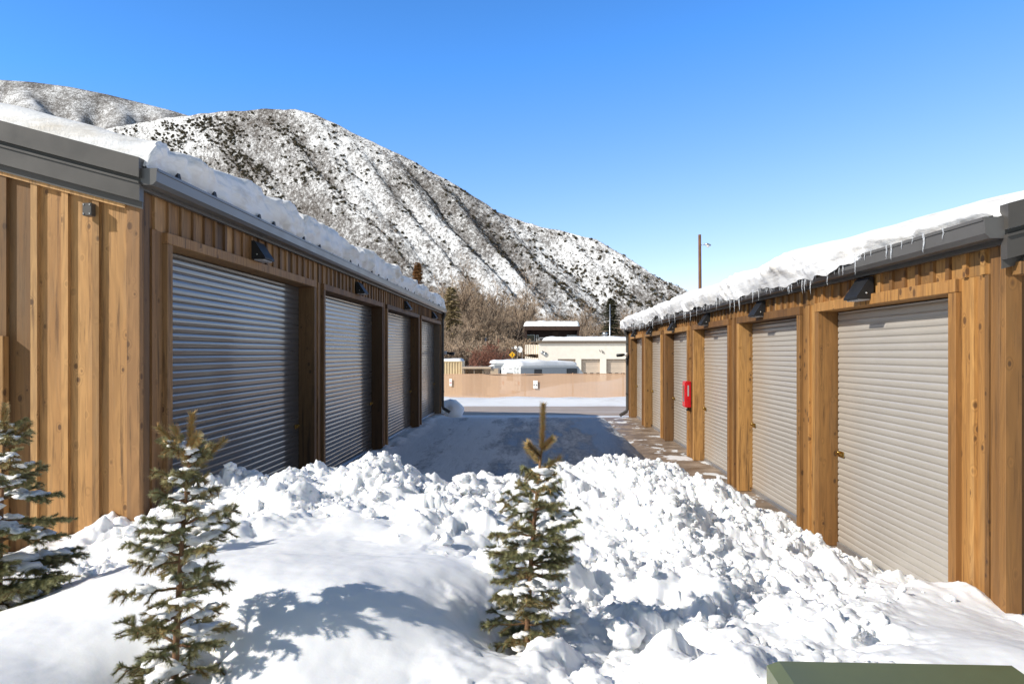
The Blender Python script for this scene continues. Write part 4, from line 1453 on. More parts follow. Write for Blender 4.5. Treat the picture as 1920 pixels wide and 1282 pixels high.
for y in (0.22, 0.62):
    lad.tube([(-0.09, y, 0.5), (-0.09, y, top - 0.05), (0.02, y, top + 0.14), (0.5, y, top + 0.16)], 0.02, 6)
for k in range(6):
    lad.tube([(-0.09, 0.22, 0.6 + k * 0.32), (-0.09, 0.62, 0.6 + k * 0.32)], 0.015, 6)
lad.build('ladder', M['galv'], camper)
for (x, y) in ((1.4, 0.0), (5.3, 0.0), (1.4, 2.1), (5.3, 2.1)):
    mb = MB(); mb.tube([(x, y - 0.02, 0.36), (x, y + 0.2, 0.36)], 0.36, 18); w = mb.build('wheel', M['rubber'], camper)
    mb = MB(); mb.tube([(x, y - 0.03, 0.36), (x, y - 0.021, 0.36)], 0.2, 12); mb.build('rim', M['galv'], w)
mb = MB()
for y in (0.12, 2.0):
    mb.cbox(-0.03, -0.001, y, y + 0.16, 0.9, 1.15, 0.004)
mb.build('tail_light', M['sign_red'], camper)
MT = Matrix.Translation((p0.x, p0.y, g0)) @ Matrix.Rotation(th, 4, 'Z')
mb = MB(); mb.cbox(1.5, 2.4, 0.7, 1.4, top, top + 0.25, 0.05); mb.build('roof_vent', M['offwhite'], camper)
snow_slab(0.05, 6.3, 0.02, 2.28, top, 0.42, MT, 'rounded snow on the roof of the pale camper', 4, edge=0.55)
# little dark lamps along the rear edge
mb = MB()
for y in (0.3, 1.0, 1.15, 1.3, 2.0): mb.cbox(-0.02, -0.001, y, y + 0.08, top - 0.3, top - 0.24, 0.003)
mb.build('marker_lamp', M['sign_black'], camper)

# --- second trailer behind, mostly hidden
p1 = at(922, 700, 66.0); g1 = float(gz(66)); t1 = CAMZ + (VY - 681) / FPX * 66 - g1
tr = empty('trailer', (p1.x, p1.y, g1), 'long white trailer under snow, behind the camper and beside the tan shed', 'trailer', rz=R(12))
mb = MB(); mb.prism([(0, 0.6), (5.2, 0.6), (5.2, t1), (0.5, t1), (0, t1 - 0.35)], 1, 0, 2.4); mb.build('body', M['offwhite'], tr)
mb = MB(); mb.box(0.3, 5.1, -0.012, -0.001, t1 - 0.55, t1 - 0.2); mb.build('stripe', M['greyblue'], tr)
mb = MB(); mb.cbox(0.7, 1.9, -0.03, -0.013, t1 - 1.1, t1 - 0.6, 0.006); mb.build('window', M['glass'], tr)
for x in (2.4, 3.2):
    mb = MB(); mb.tube([(x, -0.02, 0.36), (x, 0.2, 0.36)], 0.36, 16); mb.build('wheel', M['rubber'], tr)
snow_slab(0.1, 5.2, 0.0, 2.4, t1, 0.42, Matrix.Translation((p1.x, p1.y, g1)) @ Matrix.Rotation(R(12), 4, 'Z'), 'smooth snow on the long trailer behind the camper', 6, edge=0.6)

# --- tan flat roofed shed
p2 = at(868, 700, 58.0); g2 = float(gz(58)); t2 = CAMZ + (VY - 689) / FPX * 58 - g2
w2 = 66 / FPX * 58
sh = empty('storage_shed', (p2.x, p2.y, g2), 'low tan flat roofed shed with open dark bays behind the fence', 'shed')
mb = MB()
mb.box(0, w2, 2.6, 2.75, 0, t2 - 0.1); mb.box(w2 * 0.78, w2, 0, 2.6, 0, t2 - 0.1); mb.box(0, 0.12, 0.05, 2.6, 0, t2 - 0.1)
mb.build('wall', M['tan'], sh)
mb = MB(); mb.cbox(-0.1, w2 * 0.80, -0.15, 2.8, t2 - 0.099, t2 + 0.05, 0.01); mb.build('roof', M['tan'], sh)
for u in (0.02, 0.30, 0.55):
    mb = MB(); mb.cbox(w2 * u, w2 * u + 0.12, 0.0, 0.12, 0, t2 - 0.1, 0.005); mb.build('post', M['tan_dark'], sh)
mb = MB(); mb.box(w2 * 0.58, w2 * 0.775, 1.0, 1.05, 0, t2 - 0.11); mb.build('panel', M['garage_door'], sh)

# --- cream shipping container with snow
p3 = at(866, 700, 60.0); g3 = float(gz(60)); t3 = CAMZ + (VY - 677) / FPX * 60 - g3
ct = empty('shipping_container', (p3.x, p3.y, g3), 'cream corrugated shipping container with a snow cap, left behind the fence', 'container')
mb = MB()
nn = 26; prof = []
for k in range(nn):
    x = -6.0 + k * 6.0 / nn; w = 6.0 / nn
    prof += [(x, 0.0), (x + w * 0.3, 0.0), (x + w * 0.45, 0.05), (x + w * 0.85, 0.05)]
prof += [(0, 0.0), (0, 2.4), (-6, 2.4)]
mb.prism(prof, 2, 0.15, t3 - 0.08); mb.build('side_wall', M['container'], ct)
mb = MB()
mb.cbox(-6.02, 0.02, -0.02, 2.42, t3 - 0.079, t3, 0.01); mb.cbox(-6.02, 0.02, -0.02, 2.42, 0.0, 0.149, 0.01); mb.build('rail', M['container'], ct)
for x in (-6.03, -0.09):
    mb = MB(); mb.cbox(x, x + 0.12, -0.03, 0.09, 0.15, t3 - 0.08, 0.01); mb.build('corner_post', M['container'], ct)
snow_slab(-6.0, 0.0, 0.0, 2.4, t3, 0.26, Matrix.Translation((p3.x, p3.y, g3)), 'flat snow cap on the cream shipping container', 8, edge=0.2)


# --- parked car next to the container
def car(px, py, D, rz, label):
    p = at(px, py, D); g = float(gz(D))
    root = empty('parked_car', (p.x, p.y, g), label, 'car', rz=rz)
    W = 1.75
    pr = [(-2.1, 0.30), (2.1, 0.30), (2.15, 0.62), (1.9, 0.80), (0.95, 0.92), (-1.75, 0.95), (-2.1, 0.85)]
    mb = MB(); mb.prism(pr, 1, -W / 2, W / 2); mb.build('body', M['greyblue'], root)
    b = [(0.98, 0.92), (-1.72, 0.95)]; t = [(0.35, 1.45), (-1.15, 1.45)]
    V = []
    for (x, z), ins in ((b[0], 0.05), (b[1], 0.05), (t[1], 0.2), (t[0], 0.2)):
        V += [(x, -W / 2 + ins, z), (x, W / 2 - ins, z)]
    mb = MB(); mb.poly(V, [(0, 2, 4, 6), (1, 7, 5, 3), (6, 7, 1, 0), (2, 3, 5, 4), (4, 5, 7, 6), (0, 1, 3, 2)]); mb.build('cabin_glass', M['glass'], root)
    mb = MB(); mb.cbox(-1.18, 0.38, -W / 2 + 0.18, W / 2 - 0.18, 1.44, 1.50, 0.02); mb.build('roof', M['greyblue'], root)
    for x in (-1.3, 1.3):
        for y in (-W / 2 - 0.01, W / 2 - 0.19):
            mb = MB(); mb.tube([(x, y, 0.32), (x, y + 0.2, 0.32)], 0.32, 16); w = mb.build('wheel', M['rubber'], root)
            mb = MB(); mb.tube([(x, y - 0.012, 0.32), (x, y - 0.001, 0.32)], 0.18, 12); mb.build('rim', M['galv'], w)
    for y in (-0.65, 0.5):
        mb = MB(); mb.cbox(2.10, 2.16, y, y + 0.22, 0.55, 0.68, 0.01); mb.build('headlight', M['white'], root)
    snow_slab(-1.2, 0.4, -0.7, 0.7, 1.50, 0.14, Matrix.Translation((p.x, p.y, g)) @ Matrix.Rotation(rz, 4, 'Z'), 'thin snow on the roof of the car behind the container', 3, 20, 12, 0.15)
    return root


car(862, 690, 70.0, R(-20), 'small grey snow topped car beside the cream container')

# --- cream truck garage
D4 = 110.0; g4 = -3.3
def px2(px, py): return at(px, py, D4)
wx0 = px2(1010, 645).x; wx1 = px2(1360, 645).x; wt = px2(1010, 643).z
gar = empty('truck_garage', (wx0, D4, g4), 'cream truck garage with three beige doors and a snowy flat roof', 'garage building')
def lx(px): return px2(px, 0).x - wx0
def lz(py): return px2(0, py).z - g4
W4 = wx1 - wx0; H4 = wt - g4
dd4 = [(1046, 1079), (1090, 1125), (1137, 1174), (1187, 1224), (1237, 1274)]
mb = MB()
dz = lz(673)
xs_ = [0.0]
for a, b in dd4: xs_ += [lx(a), lx(b)]
xs_.append(W4)
for i in range(0, len(xs_), 2): mb.box(xs_[i], xs_[i + 1], 0, 0.35, 0, dz)
mb.box(0, W4, 0, 0.35, dz, H4)
mb.box(0, W4, 0.9, 14, 0, H4 - 0.05)
mb.box(lx(984), -0.002, 3.0, 12, 0, lz(672))
mb.build('wall', M['cream'], gar)
# stepped corrugated annex at the left
mb = MB()
n = 6; prof = []
x0 = lx(984); wv = (-0.004 - x0) / n
for k in range(n):
    x = x0 + k * wv
    prof += [(x, 2.0), (x + wv * 0.35, 2.0), (x + wv * 0.5, 2.12), (x + wv * 0.9, 2.12)]
prof += [(-0.004, 2.0), (-0.004, 2.9), (x0, 2.9)]
mb.prism(prof, 2, lz(664), lz(646)); mb.build('annex_cladding', M['cream'], gar)
mb = MB()
for k in range(7):
    x = x0 + k * wv * 0.85
    mb.box(x, x + 0.22, 1.7, 2.0, lz(672 + k * 0.4), lz(668 + k * 0.6))
mb.build('cornice_block', M['cream'], gar)
mb = MB(); mb.box(-0.2, W4 + 0.2, -0.30, 14.2, H4 - 0.05, H4 + 0.12); mb.box(-0.25, W4 + 0.25, -0.36, 14.3, H4 + 0.1205, H4 + 0.36); mb.build('roof', M['tan_dark'], gar)
for i, (a, b) in enumerate(dd4):
    mb = MB()
    hh = dz / 6
    for k in range(6): mb.box(lx(a) + 0.12, lx(b), 0.42, 0.48, k * hh + 0.01, (k + 1) * hh - 0.01)
    d_ = mb.build('door', M['garage_door'], gar)
    mb = MB(); mb.box(lx(a), lx(a) + 0.119, 0.36, 0.5, 0, dz); mb.box(lx(a) + 0.12, lx(b), 0.36, 0.44, dz - 0.14, dz); mb.build('frame', M['tan_dark'], d_)
    for q in range(3):
        xx = lx(a) + 0.4 + q * 0.98
        zq = lz(703)
        mb = MB(); mb.box(xx, xx + 0.5, 0.40, 0.415, zq - 0.05, zq + 0.33); mb.build('window', M['glass'], d_)
for (pxx, pyy, s) in ((1140, 624, 0.45), (1158, 631, 0.3)):
    q = px2(pxx, pyy)
    mb = MB(); mb.tube([(q.x - wx0, 5, H4), (q.x - wx0, 5, lz(pyy + 2))], s * 0.6, 10); mb.tube([(q.x - wx0, 5, lz(pyy + 2)), (q.x - wx0, 5, lz(pyy - 3))], [s, s * 0.8], 10)
    mb.build('roof_vent', M['galv'], gar)
for (pxx, r_) in ((1017, 0.28), (1022, 0.34)):
    mb = MB(); q = lx(pxx); zz_ = lz(661 + (pxx - 1017) * 0.6)
    mb.tube([(q, -0.12, zz_), (q, -0.001, zz_)], r_, 14); mb.build('wall_vent', M['galv'], gar)
mb = MB()
for (dx, dzz, t) in ((-0.35, 0.1, 0.3), (0.0, 0.0, 0.5), (0.25, -0.15, 0.4)):
    mb.tube([(lx(1128) + dx, -0.05, lz(659) + dzz + t / 2), (lx(1128) + dx + 0.15, -0.05, lz(659) + dzz - t / 2)], 0.04, 6)
mb.build('wall_light', M['sign_black'], gar)
def gar_hf(X, Y): return H4 + 0.361 + 0 * X
snow_slab(lx(1016), W4, -0.3, 14, 0, 0.75, Matrix.Translation((wx0, D4, g4)), 'flat snow blanket on the cream truck garage roof', 9, 90, 20, 1.5, gar_hf)

# satellite dishes on the annex
for (px, py, rr_, lab) in ((975.5, 655, 0.55, 'white satellite dish at the left end of the cream truck garage'), (967, 651, 0.28, 'smaller tilted satellite dish behind the white one')):
    q = at(px, py, 113.0)
    root = empty('satellite_dish', q, lab, 'satellite dish', 'satellite dishes', rz=R(-35))
    mb = MB(); n = 18; rings = 5
    V = []; fs = []
    for i in range(rings):
        r_ = rr_ * (i + 0.02) / (rings - 1)
        for k in range(n): V.append((r_ * math.cos(2 * PI * k / n), 0.28 * (r_ / rr_) ** 2 * -rr_, r_ * 0.95 * math.sin(2 * PI * k / n)))
    for i in range(rings - 1):
        for k in range(n): fs.append((i * n + k, i * n + (k + 1) % n, (i + 1) * n + (k + 1) % n, (i + 1) * n + k))
    mb.poly(V, fs, sm=True); mb.build('reflector', M['white'], root)
    mb = MB(); mb.tube([(0, 0.05, 0), (0, 0.5, -0.3), (0, 0.5, -2.4)], 0.07, 6); mb.build('mast', M['galv'], root)
    mb = MB(); mb.tube([(0, -0.2, -rr_ * 0.9), (0, -0.9, -0.1)], 0.04, 6); mb.cbox(-0.1, 0.1, -1.0, -0.8, -0.2, 0.0, 0.02); mb.build('feed_arm', M['sign_grey'], root)

# --- dark brown house with snow roof
D5 = 136.0
def q5(px, py): return at(px, py, D5)
bx0 = q5(985, 0).x; bx1 = q5(1086, 0).x; g5 = -3.8
hs = empty('brown_house', (bx0, D5, g5), 'dark brown flat roofed house with a thick snow roof above the truck garage', 'house')
Wb = bx1 - bx0
def z5(py): return q5(0, py).z - g5
def x5(px): return q5(px, 0).x - bx0
mb = MB(); mb.box(0, Wb, 1.2, 12, 0, z5(618)); mb.box(-0.1, 0.3, 0.0, 1.2, 0, z5(618)); mb.box(Wb - 0.35, Wb, 0.0, 1.2, z5(640), z5(618)); mb.build('wall', M['brown_dark'], hs)
nb = 40
mb = MB()
for k in range(nb): mb.box(-0.2 + k * (Wb + 0.4) / nb, -0.2 + (k + 0.92) * (Wb + 0.4) / nb, -0.12, 0.0, z5(619), z5(611.5))
mb.box(-0.2, Wb + 0.2, 0.001, 12.2, z5(617.5), z5(611.5)); mb.build('roof', M['brown'], hs)
for (a, b, y0_, y1_) in ((987, 1003, 640, 627), (1005, 1010, 640, 627.5), (1063.5, 1068.5, 634, 627.5), (1070, 1086, 634, 627.5)):
    mb = MB(); mb.cbox(x5(a), x5(b), 1.05, 1.19, z5(y0_), z5(y1_), 0.02); w = mb.build('window', M['white'], hs)
    mb = MB(); mb.box(x5(a) + 0.14, x5(b) - 0.14, 1.02, 1.049, z5(y0_) + 0.14, z5(y1_) - 0.14); mb.build('pane', M['glass'], w)
mb = MB(); mb.box(x5(1036), x5(1047), 1.06, 1.19, z5(634), z5(621)); mb.build('door', M['brown'], hs)
mb = MB(); mb.box(x5(1011), x5(1063), 0.0, 0.10, z5(634.2), z5(632.6)); mb.box(x5(1011), x5(1063), 0.02, 0.08, z5(637), z5(636.4))
for k in range(6): mb.box(x5(1011 + k * 10), x5(1011 + k * 10) + 0.12, 0.03, 0.07, z5(640), z5(634.3))
mb.build('balcony_rail', M['sign_grey'], hs)
mb = MB(); mb.box(0, Wb, 0, 1.2, z5(642), z5(640)); mb.build('balcony_floor', M['tan_dark'], hs)
snow_slab(-0.35, Wb + 0.1, -0.12, 12, z5(611.5), 1.15, Matrix.Translation((bx0, D5, g5)), 'thick snow slab on the dark brown house roof', 12, 60, 24, 0.7)

# --- yellow warning sign
q = at(960.5, 665, 84.0)
root = empty('warning_sign', (q.x, q.y, float(gz(84))), 'yellow diamond warning sign with a black figure, on a post', 'road sign')
hq = q.z - float(gz(84))
mb = MB(); mb.cbox(-0.27, 0.27, -0.02, 0.0, -0.27, 0.27, 0.01)
mb.xform(Matrix.Translation((0, -0.06, hq)) @ Matrix.Rotation(R(45), 4, 'Y')); mb.build('plate', M['yellow'], root)
mb = MB(); mb.tube([(0, 0, -0.3), (0, 0, hq + 0.3)], 0.04, 8); mb.build('post', M['galv'], root)
mb = MB()
k_ = 0.62
mb.box(-0.06 * k_, 0.06 * k_, -0.09, -0.082, hq - 0.05 * k_, hq + 0.16 * k_); mb.box(-0.05 * k_, 0.05 * k_, -0.09, -0.082, hq + 0.19 * k_, hq + 0.29 * k_)
mb.poly([(x_ * k_, -0.09, hq + z_ * k_) for x_, z_ in ((-0.06, -0.055), (0.06, -0.055), (0.13, -0.3), (0.05, -0.3), (0, -0.12), (-0.05, -0.3), (-0.13, -0.3))],
        [(0, 4, 1), (1, 4, 3, 2), (0, 6, 5, 4)])
mb.build('symbol', M['sign_black'], root)

# --- poles
q = at(1312.5, 440, 62.0); g = float(gz(62))
root = empty('utility_pole', (q.x, q.y, g), 'brown wooden pole with a small lamp arm, behind the right garage roof', 'utility pole')
mb = MB(); mb.tube([(0.06, 0, -0.5), (0.02, 0, (q.z - g) * 0.5), (-0.03, 0, q.z - g)], [0.17, 0.15, 0.125], 12); mb.build('pole', M['pole_wood'], root)
zl = at(0, 460, 62).z - g
mb = MB(); mb.tube([(0.05, 0, zl), (0.5, 0, zl + 0.06), (0.78, 0, zl + 0.02)], 0.025, 6); mb.tube([(0.36, 0, zl + 0.06), (0.36, 0, zl + 0.22)], 0.03, 6); mb.build('lamp_arm', M['galv'], root)
mb = MB(); mb.tube([(0.45, 0, zl + 0.06), (0.62, 0, zl + 0.07), (0.95, 0, zl + 0.0)], [0.07, 0.13, 0.07], 10); lh = mb.build('lamp_head', M['galv'], root)
mb = MB(); mb.tube([(0.70, 0, zl - 0.22), (0.70, 0, zl - 0.10), (0.70, 0, zl - 0.02)], [0.03, 0.12, 0.14], 10); mb.build('lamp_glass', M['white'], lh)
for (px, py, D, lab) in ((1143.5, 572, 118, 'tall thin grey pole behind the cream truck garage'), (910.5, 634, 120, 'short pale pole among the bare trees')):
    q = at(px, py, D); g = float(gz(D))
    root = empty('metal_pole', (q.x, q.y, g), lab, 'pole')
    mb = MB(); mb.tube([(0, 0, -0.3), (0, 0, q.z - g)], [0.13, 0.09], 8); mb.build('shaft', M['galv'], root)
    mb = MB(); mb.tube([(0, 0, q.z - g), (0, 0, q.z - g + 0.15)], [0.13, 0.06], 8); mb.build('cap', M['galv'], root)


# ------------------------------------------------------------------ bare trees, willows, conifers
def rib(P0, P1, w0, w1, rs):
    """n thin two-sided blades (crossed pair would double the cost; random facing is enough for twigs)"""
    d = P1 - P0
    r = rs.normal(size=P0.shape)
    s = np.cross(d, r); s /= np.linalg.norm(s, axis=1)[:, None] + 1e-9
    return np.stack([P0 - s * w0[:, None], P0 + s * w0[:, None], P1 + s * w1[:, None], P1 - s * w1[:, None]], 1).reshape(-1, 3)


def bare_tree(seed, H, spread, stems=1, twig_mat='twigs', dens=1.0, droop=0.0, tw=0.036):
    rg = random.Random(seed)
    tk = MB()
    T0 = []; T1 = []; W0 = []; W1 = []
    def grow(p, d, L, r, lev):
        n = 5
        pts = [p]; q = p.copy(); dd = d.copy()
        for i in range(n):
            dd = (dd + Vector((rg.uniform(-1, 1), rg.uniform(-1, 1), rg.uniform(-0.4, 0.8))) * 0.16).normalized()
            q = q + dd * L / n
            pts.append(q.copy())
        if lev <= 2:
            tk.tube(pts, [r * (1 - 0.55 * i / n) for i in range(n + 1)], 7 if lev == 0 else 5 if lev == 1 else 4, cap=False)
        else:
            for i in range(n):
                T0.append(pts[i]); T1.append(pts[i + 1]); W0.append(max(tw * 0.5, r * (1 - 0.55 * i / n))); W1.append(max(tw * 0.45, r * (1 - 0.55 * (i + 1) / n)))
        if lev < 4:
            k = {0: 9, 1: 7, 2: 6, 3: 5}[lev]
            k = max(2, int(k * dens))
            for j in range(k):
                u = rg.uniform(0.28 if lev == 0 else 0.2, 1.0)
                i = min(int(u * n), n - 1)
                c = pts[i].lerp(pts[i + 1], u * n - i)
                ax = (pts[i + 1] - pts[i]).normalized()
                side = ax.cross(Vector((rg.uniform(-1, 1), rg.uniform(-1, 1), rg.uniform(-1, 1)))).normalized()
                nd = (ax * rg.uniform(0.55, 1.0) + side * rg.uniform(0.5, 0.9) * spread + Vector((0, 0, 0.30 - droop))).normalized()
                grow(c, nd, L * rg.uniform(0.38, 0.62) * (1.05 - 0.35 * u if lev == 0 else 1), r * 0.45, lev + 1)
    for s_ in range(stems):
        a = rg.uniform(0, 2 * PI)
        lean = 0.0 if stems == 1 else rg.uniform(0.1, 0.35)
        grow(Vector((0.3 * math.cos(a), 0.3 * math.sin(a), -0.2)), Vector((math.cos(a) * lean, math.sin(a) * lean, 1)).normalized(), H * rg.uniform(0.62, 0.8), H * 0.017, 0)
    rs = np.random.default_rng(seed)
    V = rib(np.array(T0), np.array(T1), np.array(W0), np.array(W1), rs)
    F = np.arange(len(V)).reshape(-1, 4)
    tone = np.repeat(rs.random(len(T0)), 4)
    return tk, V, F, tone


def make_bare(name, label, cat, group, *a, twig='twigs', **k):
    tk, V, F, tone = bare_tree(*a, **k)
    root = empty(name, (0, 0, 0), label, cat, group)
    tk.build('trunk', M['bark_far'], root)
    np_mesh('crown', V, F, M[twig], root, False, tone)
    return root


bt = [make_bare('bare_tree', '', 'tree', 'bare trees behind the fence', 101, 16, 1.0, 2),
      make_bare('bare_tree', '', 'tree', 'bare trees behind the fence', 202, 15, 0.8, 3),
      make_bare('bare_tree', '', 'tree', 'bare trees behind the fence', 303, 17, 1.1, 1),
      make_bare('bare_tree', '', 'tree', 'bare trees behind the fence', 404, 14, 0.9, 2)]
used = [False] * 4
# (frame x, frame y of the top, distance, variety)
TREES = [(852, 560, 150, 0), (868, 548, 158, 1), (884, 542, 166, 2), (900, 546, 160, 0), (916, 556, 168, 1), (934, 566, 172, 3), (957, 560, 148, 2), (862, 592, 128, 3), (846, 605, 122, 1), (890, 598, 135, 1),
         (978, 592, 176, 0), (908, 606, 132, 3), (930, 602, 142, 0), (872, 620, 112, 0), (1008, 590, 190, 3), (1035, 592, 196, 1), (1062, 594, 200, 0), (1092, 588, 186, 1), (1106, 596, 176, 2), (1122, 590, 184, 3), (1160, 590, 180, 0), (1176, 596, 176, 1),
         (838, 570, 175, 2), (876, 566, 190, 1), (895, 560, 195, 3), (922, 575, 200, 2), (945, 580, 205, 0), (968, 585, 210, 1), (830, 580, 160, 1), (815, 585, 165, 0), (1020, 600, 165, 0), (1080, 602, 160, 2), (1195, 600, 190, 0), (1215, 605, 195, 3)]
rg = random.Random(77)
for (px, py, D, v) in TREES:
    q = at(px, py - (13 if px < 1000 else 0), D); g = float(gz(D))
    o = bt[v] if not used[v] else copy_tree(bt[v])
    used[v] = True
    o.location = (q.x, q.y, g)
    s = (q.z - g) / [16, 15, 17, 14][v]
    o.scale = (s * 1.05, s * 1.05, s)
    o.rotation_euler = (0, 0, rg.uniform(0, 6.28))
    if (px, py) == (957, 560): o['label'] = 'dark bare cottonwood with thick forked trunks, right of the wood by the yellow sign'
    elif px > 1000: o['label'] = 'bare brown tree behind the cream truck garage and the brown house'
    else: o['label'] = 'bare brown cottonwood in the wood between the left garage and the brown house'
o = bt[2]

# undergrowth and willows
wl = make_bare('willow_bush', 'red twigged willow bush behind the fence, left of the yellow sign', 'bush', 'bushes at the edge of the wood', 505, 5.0, 0.9, 9, twig='red_twigs', dens=0.75)
bs = make_bare('bare_bush', 'bare grey brown bush at the foot of the wood', 'bush', 'bushes at the edge of the wood', 606, 5.0, 1.1, 8, dens=0.75)
first = [True, True]
for (px, py, D, k, s) in [(918, 652, 92, 0, 1.0), (903, 662, 90, 0, 0.85), (932, 664, 95, 0, 0.85), (945, 672, 94, 0, 0.7), (848, 650, 96, 1, 1), (866, 640, 100, 1, 1.1), (882, 646, 98, 1, 1), (897, 640, 110, 1, 1.1), (940, 640, 115, 1, 1.1), (958, 636, 120, 1, 1.1),
                          (976, 640, 125, 1, 1.1), (925, 632, 125, 1, 1.1), (855, 628, 120, 1, 1.1), (874, 616, 130, 1, 1.2)]:
    src = (wl, bs)[k]
    o = src if first[k] else copy_tree(src)
    first[k] = False
    q = at(px, py, D); g = float(gz(D))
    o.location = (q.x, q.y, g)
    h = (q.z - g) / 4.6
    o.scale = (h * 1.15 * s, h * 1.15 * s, h)
    o.rotation_euler = (0, 0, rg.uniform(0, 6.28))
    if k == 0 and px != 918: o['label'] = 'smaller red twigged willow bush next to the large red willow'
wl['label'] = 'large red twigged willow bush behind the fence, left of the yellow sign'


def far_spruce(label, px, py_top, D, width, mat, seed, sparse=1.0):
    q = at(px, py_top, D); g = float(gz(D)); H = q.z - g
    root = empty('spruce_tree', (q.x, q.y, g), label, 'spruce')
    mb = MB(); mb.tube([(0, 0, -0.3), (0, 0, H * 0.98)], [0.28, 0.03], 8); mb.build('trunk', M['bark_far'], root)
    rs = np.random.default_rng(seed)
    P0 = []; P1 = []; w0 = []; w1 = []
    n = int(H * 16 * sparse)
    for i in range(n):
        u = rs.random() ** 0.8
        z = H * (0.06 + 0.92 * u)
        L = width * 0.5 * (1 - u) ** 0.62 * rs.uniform(0.7, 1.15) + 0.25
        a = rs.uniform(0, 2 * PI)
        d = np.array([math.cos(a), math.sin(a), 0])
        prev = np.array([0, 0, z])
        k = 6
        for j in range(1, k + 1):
            t = j / k
            cur = np.array([0, 0, z]) + d * L * t + np.array([0, 0, L * (0.12 * t - 0.42 * t * t + 0.2 * t ** 3)])
            P0.append(prev); P1.append(cur); w0.append(0.10); w1.append(0.08)
            for q_ in range(6):
                c = prev + (cur - prev) * rs.random()
                s = np.array([-d[1], d[0], 0]) * rs.choice([-1, 1])
                e = c + (d * rs.uniform(0.3, 0.8) + s * rs.uniform(0.3, 0.8) + np.array([0, 0, rs.uniform(-0.55, 0.1)])) * rs.uniform(0.3, 0.75) * (1.1 - 0.5 * t)
                P0.append(c); P1.append(e); w0.append(0.075); w1.append(0.03)
            prev = cur
    V = rib(np.array(P0), np.array(P1), np.array(w0), np.array(w1), rs)
    F = np.arange(len(V)).reshape(-1, 4)
    np_mesh('crown', V, F, M[mat], root, False, np.repeat(rs.random(len(P0)), 4))


far_spruce('tall olive brown spruce just right of the left garage roof end', 846, 534, 118, 6.6, 'olive_spruce', 1)
far_spruce('rust brown spruce rising behind the left garage roof snow', 783, 488, 130, 5.0, 'brown_spruce', 2, 1.1)
far_spruce('dark green spruce behind the cream truck garage, by the thin pole', 1146, 556, 150, 7.6, 'far_spruce', 3, 1.1)


# ------------------------------------------------------------------ the mountain
def ridge_profile(pl, depth):
    pl = np.array(pl, float)
    return pl[:, 0], pl[:, 1], depth


CREST = [(-700, 560), (-300, 420), (0, 300), (205, 240), (300, 224), (365, 215), (400, 211), (470, 206), (555, 205), (585, 212), (640, 238), (690, 262), (780, 305), (860, 350), (930, 395), (985, 418), (1050, 432),
         (1120, 450), (1180, 485), (1230, 518), (1285, 545), (1400, 592), (1600, 636), (2100, 655), (2800, 660)]
cpx = np.array([c[0] for c in CREST], float); cpy = np.array([c[1] for c in CREST], float)
NS, NTT = 760, 330
sp = np.linspace(-700, 2800, 4000)
dep = np.interp(sp, [-700, 200, 560, 985, 1285, 2800], [1200, 1080, 1000, 960, 900, 800])
cX = (sp - VX) / FPX * dep
# even spacing, denser where it is in the picture
wgt = np.where((sp > 100) & (sp < 1350), 1.0, 0.3)
cum = np.concatenate([[0], np.cumsum(np.abs(np.diff(cX)) * wgt[1:])])
spx = np.interp(np.linspace(0, cum[-1], NS), cum, sp)
dep = np.interp(spx, [-700, 200, 560, 985, 1285, 2800], [1200, 1080, 1000, 960, 900, 800])
cX = (spx - VX) / FPX * dep
cy_ = np.interp(spx, cpx, cpy)
cZ = CAMZ + (VY - cy_) / FPX * dep
T = np.concatenate([np.linspace(-0.25, 0, 20)[:-1], np.linspace(0, 1, NTT) ** 0.92])
S_, TT = np.meshgrid(np.arange(NS), T, indexing='ij')
Xc = cX[:, None] * np.ones_like(TT); Dc = dep[:, None] * np.ones_like(TT); Zc = cZ[:, None] * np.ones_like(TT)
YF = 330.0; ZF = -12.0
tt = np.clip(TT, 0, 1)
RUN = 0.64 * (Zc - ZF) + 18
Xm = Xc + 1.28 * RUN * TT
Ym = Dc - 0.72 * RUN * TT
Zm = ZF + (Zc - ZF) * np.where(TT >= 0, (1 - tt) ** 1.12, 1 - (-TT) * 0.9)
# gullies run down the fall line
relief = smooth(0.0, 0.16, TT) * (0.25 + 0.75 * smooth(1.0, 0.75, TT)) * np.clip((Zc - ZF) / 260, 0.06, 1)
sm = Xc + 12 * fbm(Xc * 0.004, TT * 2.0, 2, 61) + 4 * fbm(Xc * 0.02, TT * 6, 2, 62)
def gully(wl, seed, off=0.0):
    n = perlin(sm / wl + off, TT * 0.45 + seed * 3.3, seed)
    return 1 - np.abs(n) * 2.6
g1_ = np.clip(gully(85, 71), -1, 1); g2_ = np.clip(gully(34, 72), -1, 1)
dz_ = -7 * np.maximum(g1_, 0) ** 1.6 - 3 * np.maximum(g2_, 0) ** 1.6
def ravine(px0, depth, wl_, wr_, t0=0.05):
    # steep on the side that turns from the sun, gentle on the other
    x0 = np.interp(px0, spx, cX)
    q = sm - x0
    return -depth * np.where(q < 0, np.exp(-(np.abs(q) / wl_) ** 1.4), np.exp(-(np.abs(q) / wr_) ** 1.4)) * smooth(t0, t0 + 0.2, TT)
RAV = [(300, 40, 0.12), (400, 36, 0.1), (490, 100, 0.14), (585, 50, 0.03), (650, 30, 0.10), (715, 58, 0.16), (785, 30, 0.08), (845, 48, 0.14), (920, 30, 0.06), (985, 62, 0.05), (1060, 30, 0.05), (1130, 30, 0.08)]
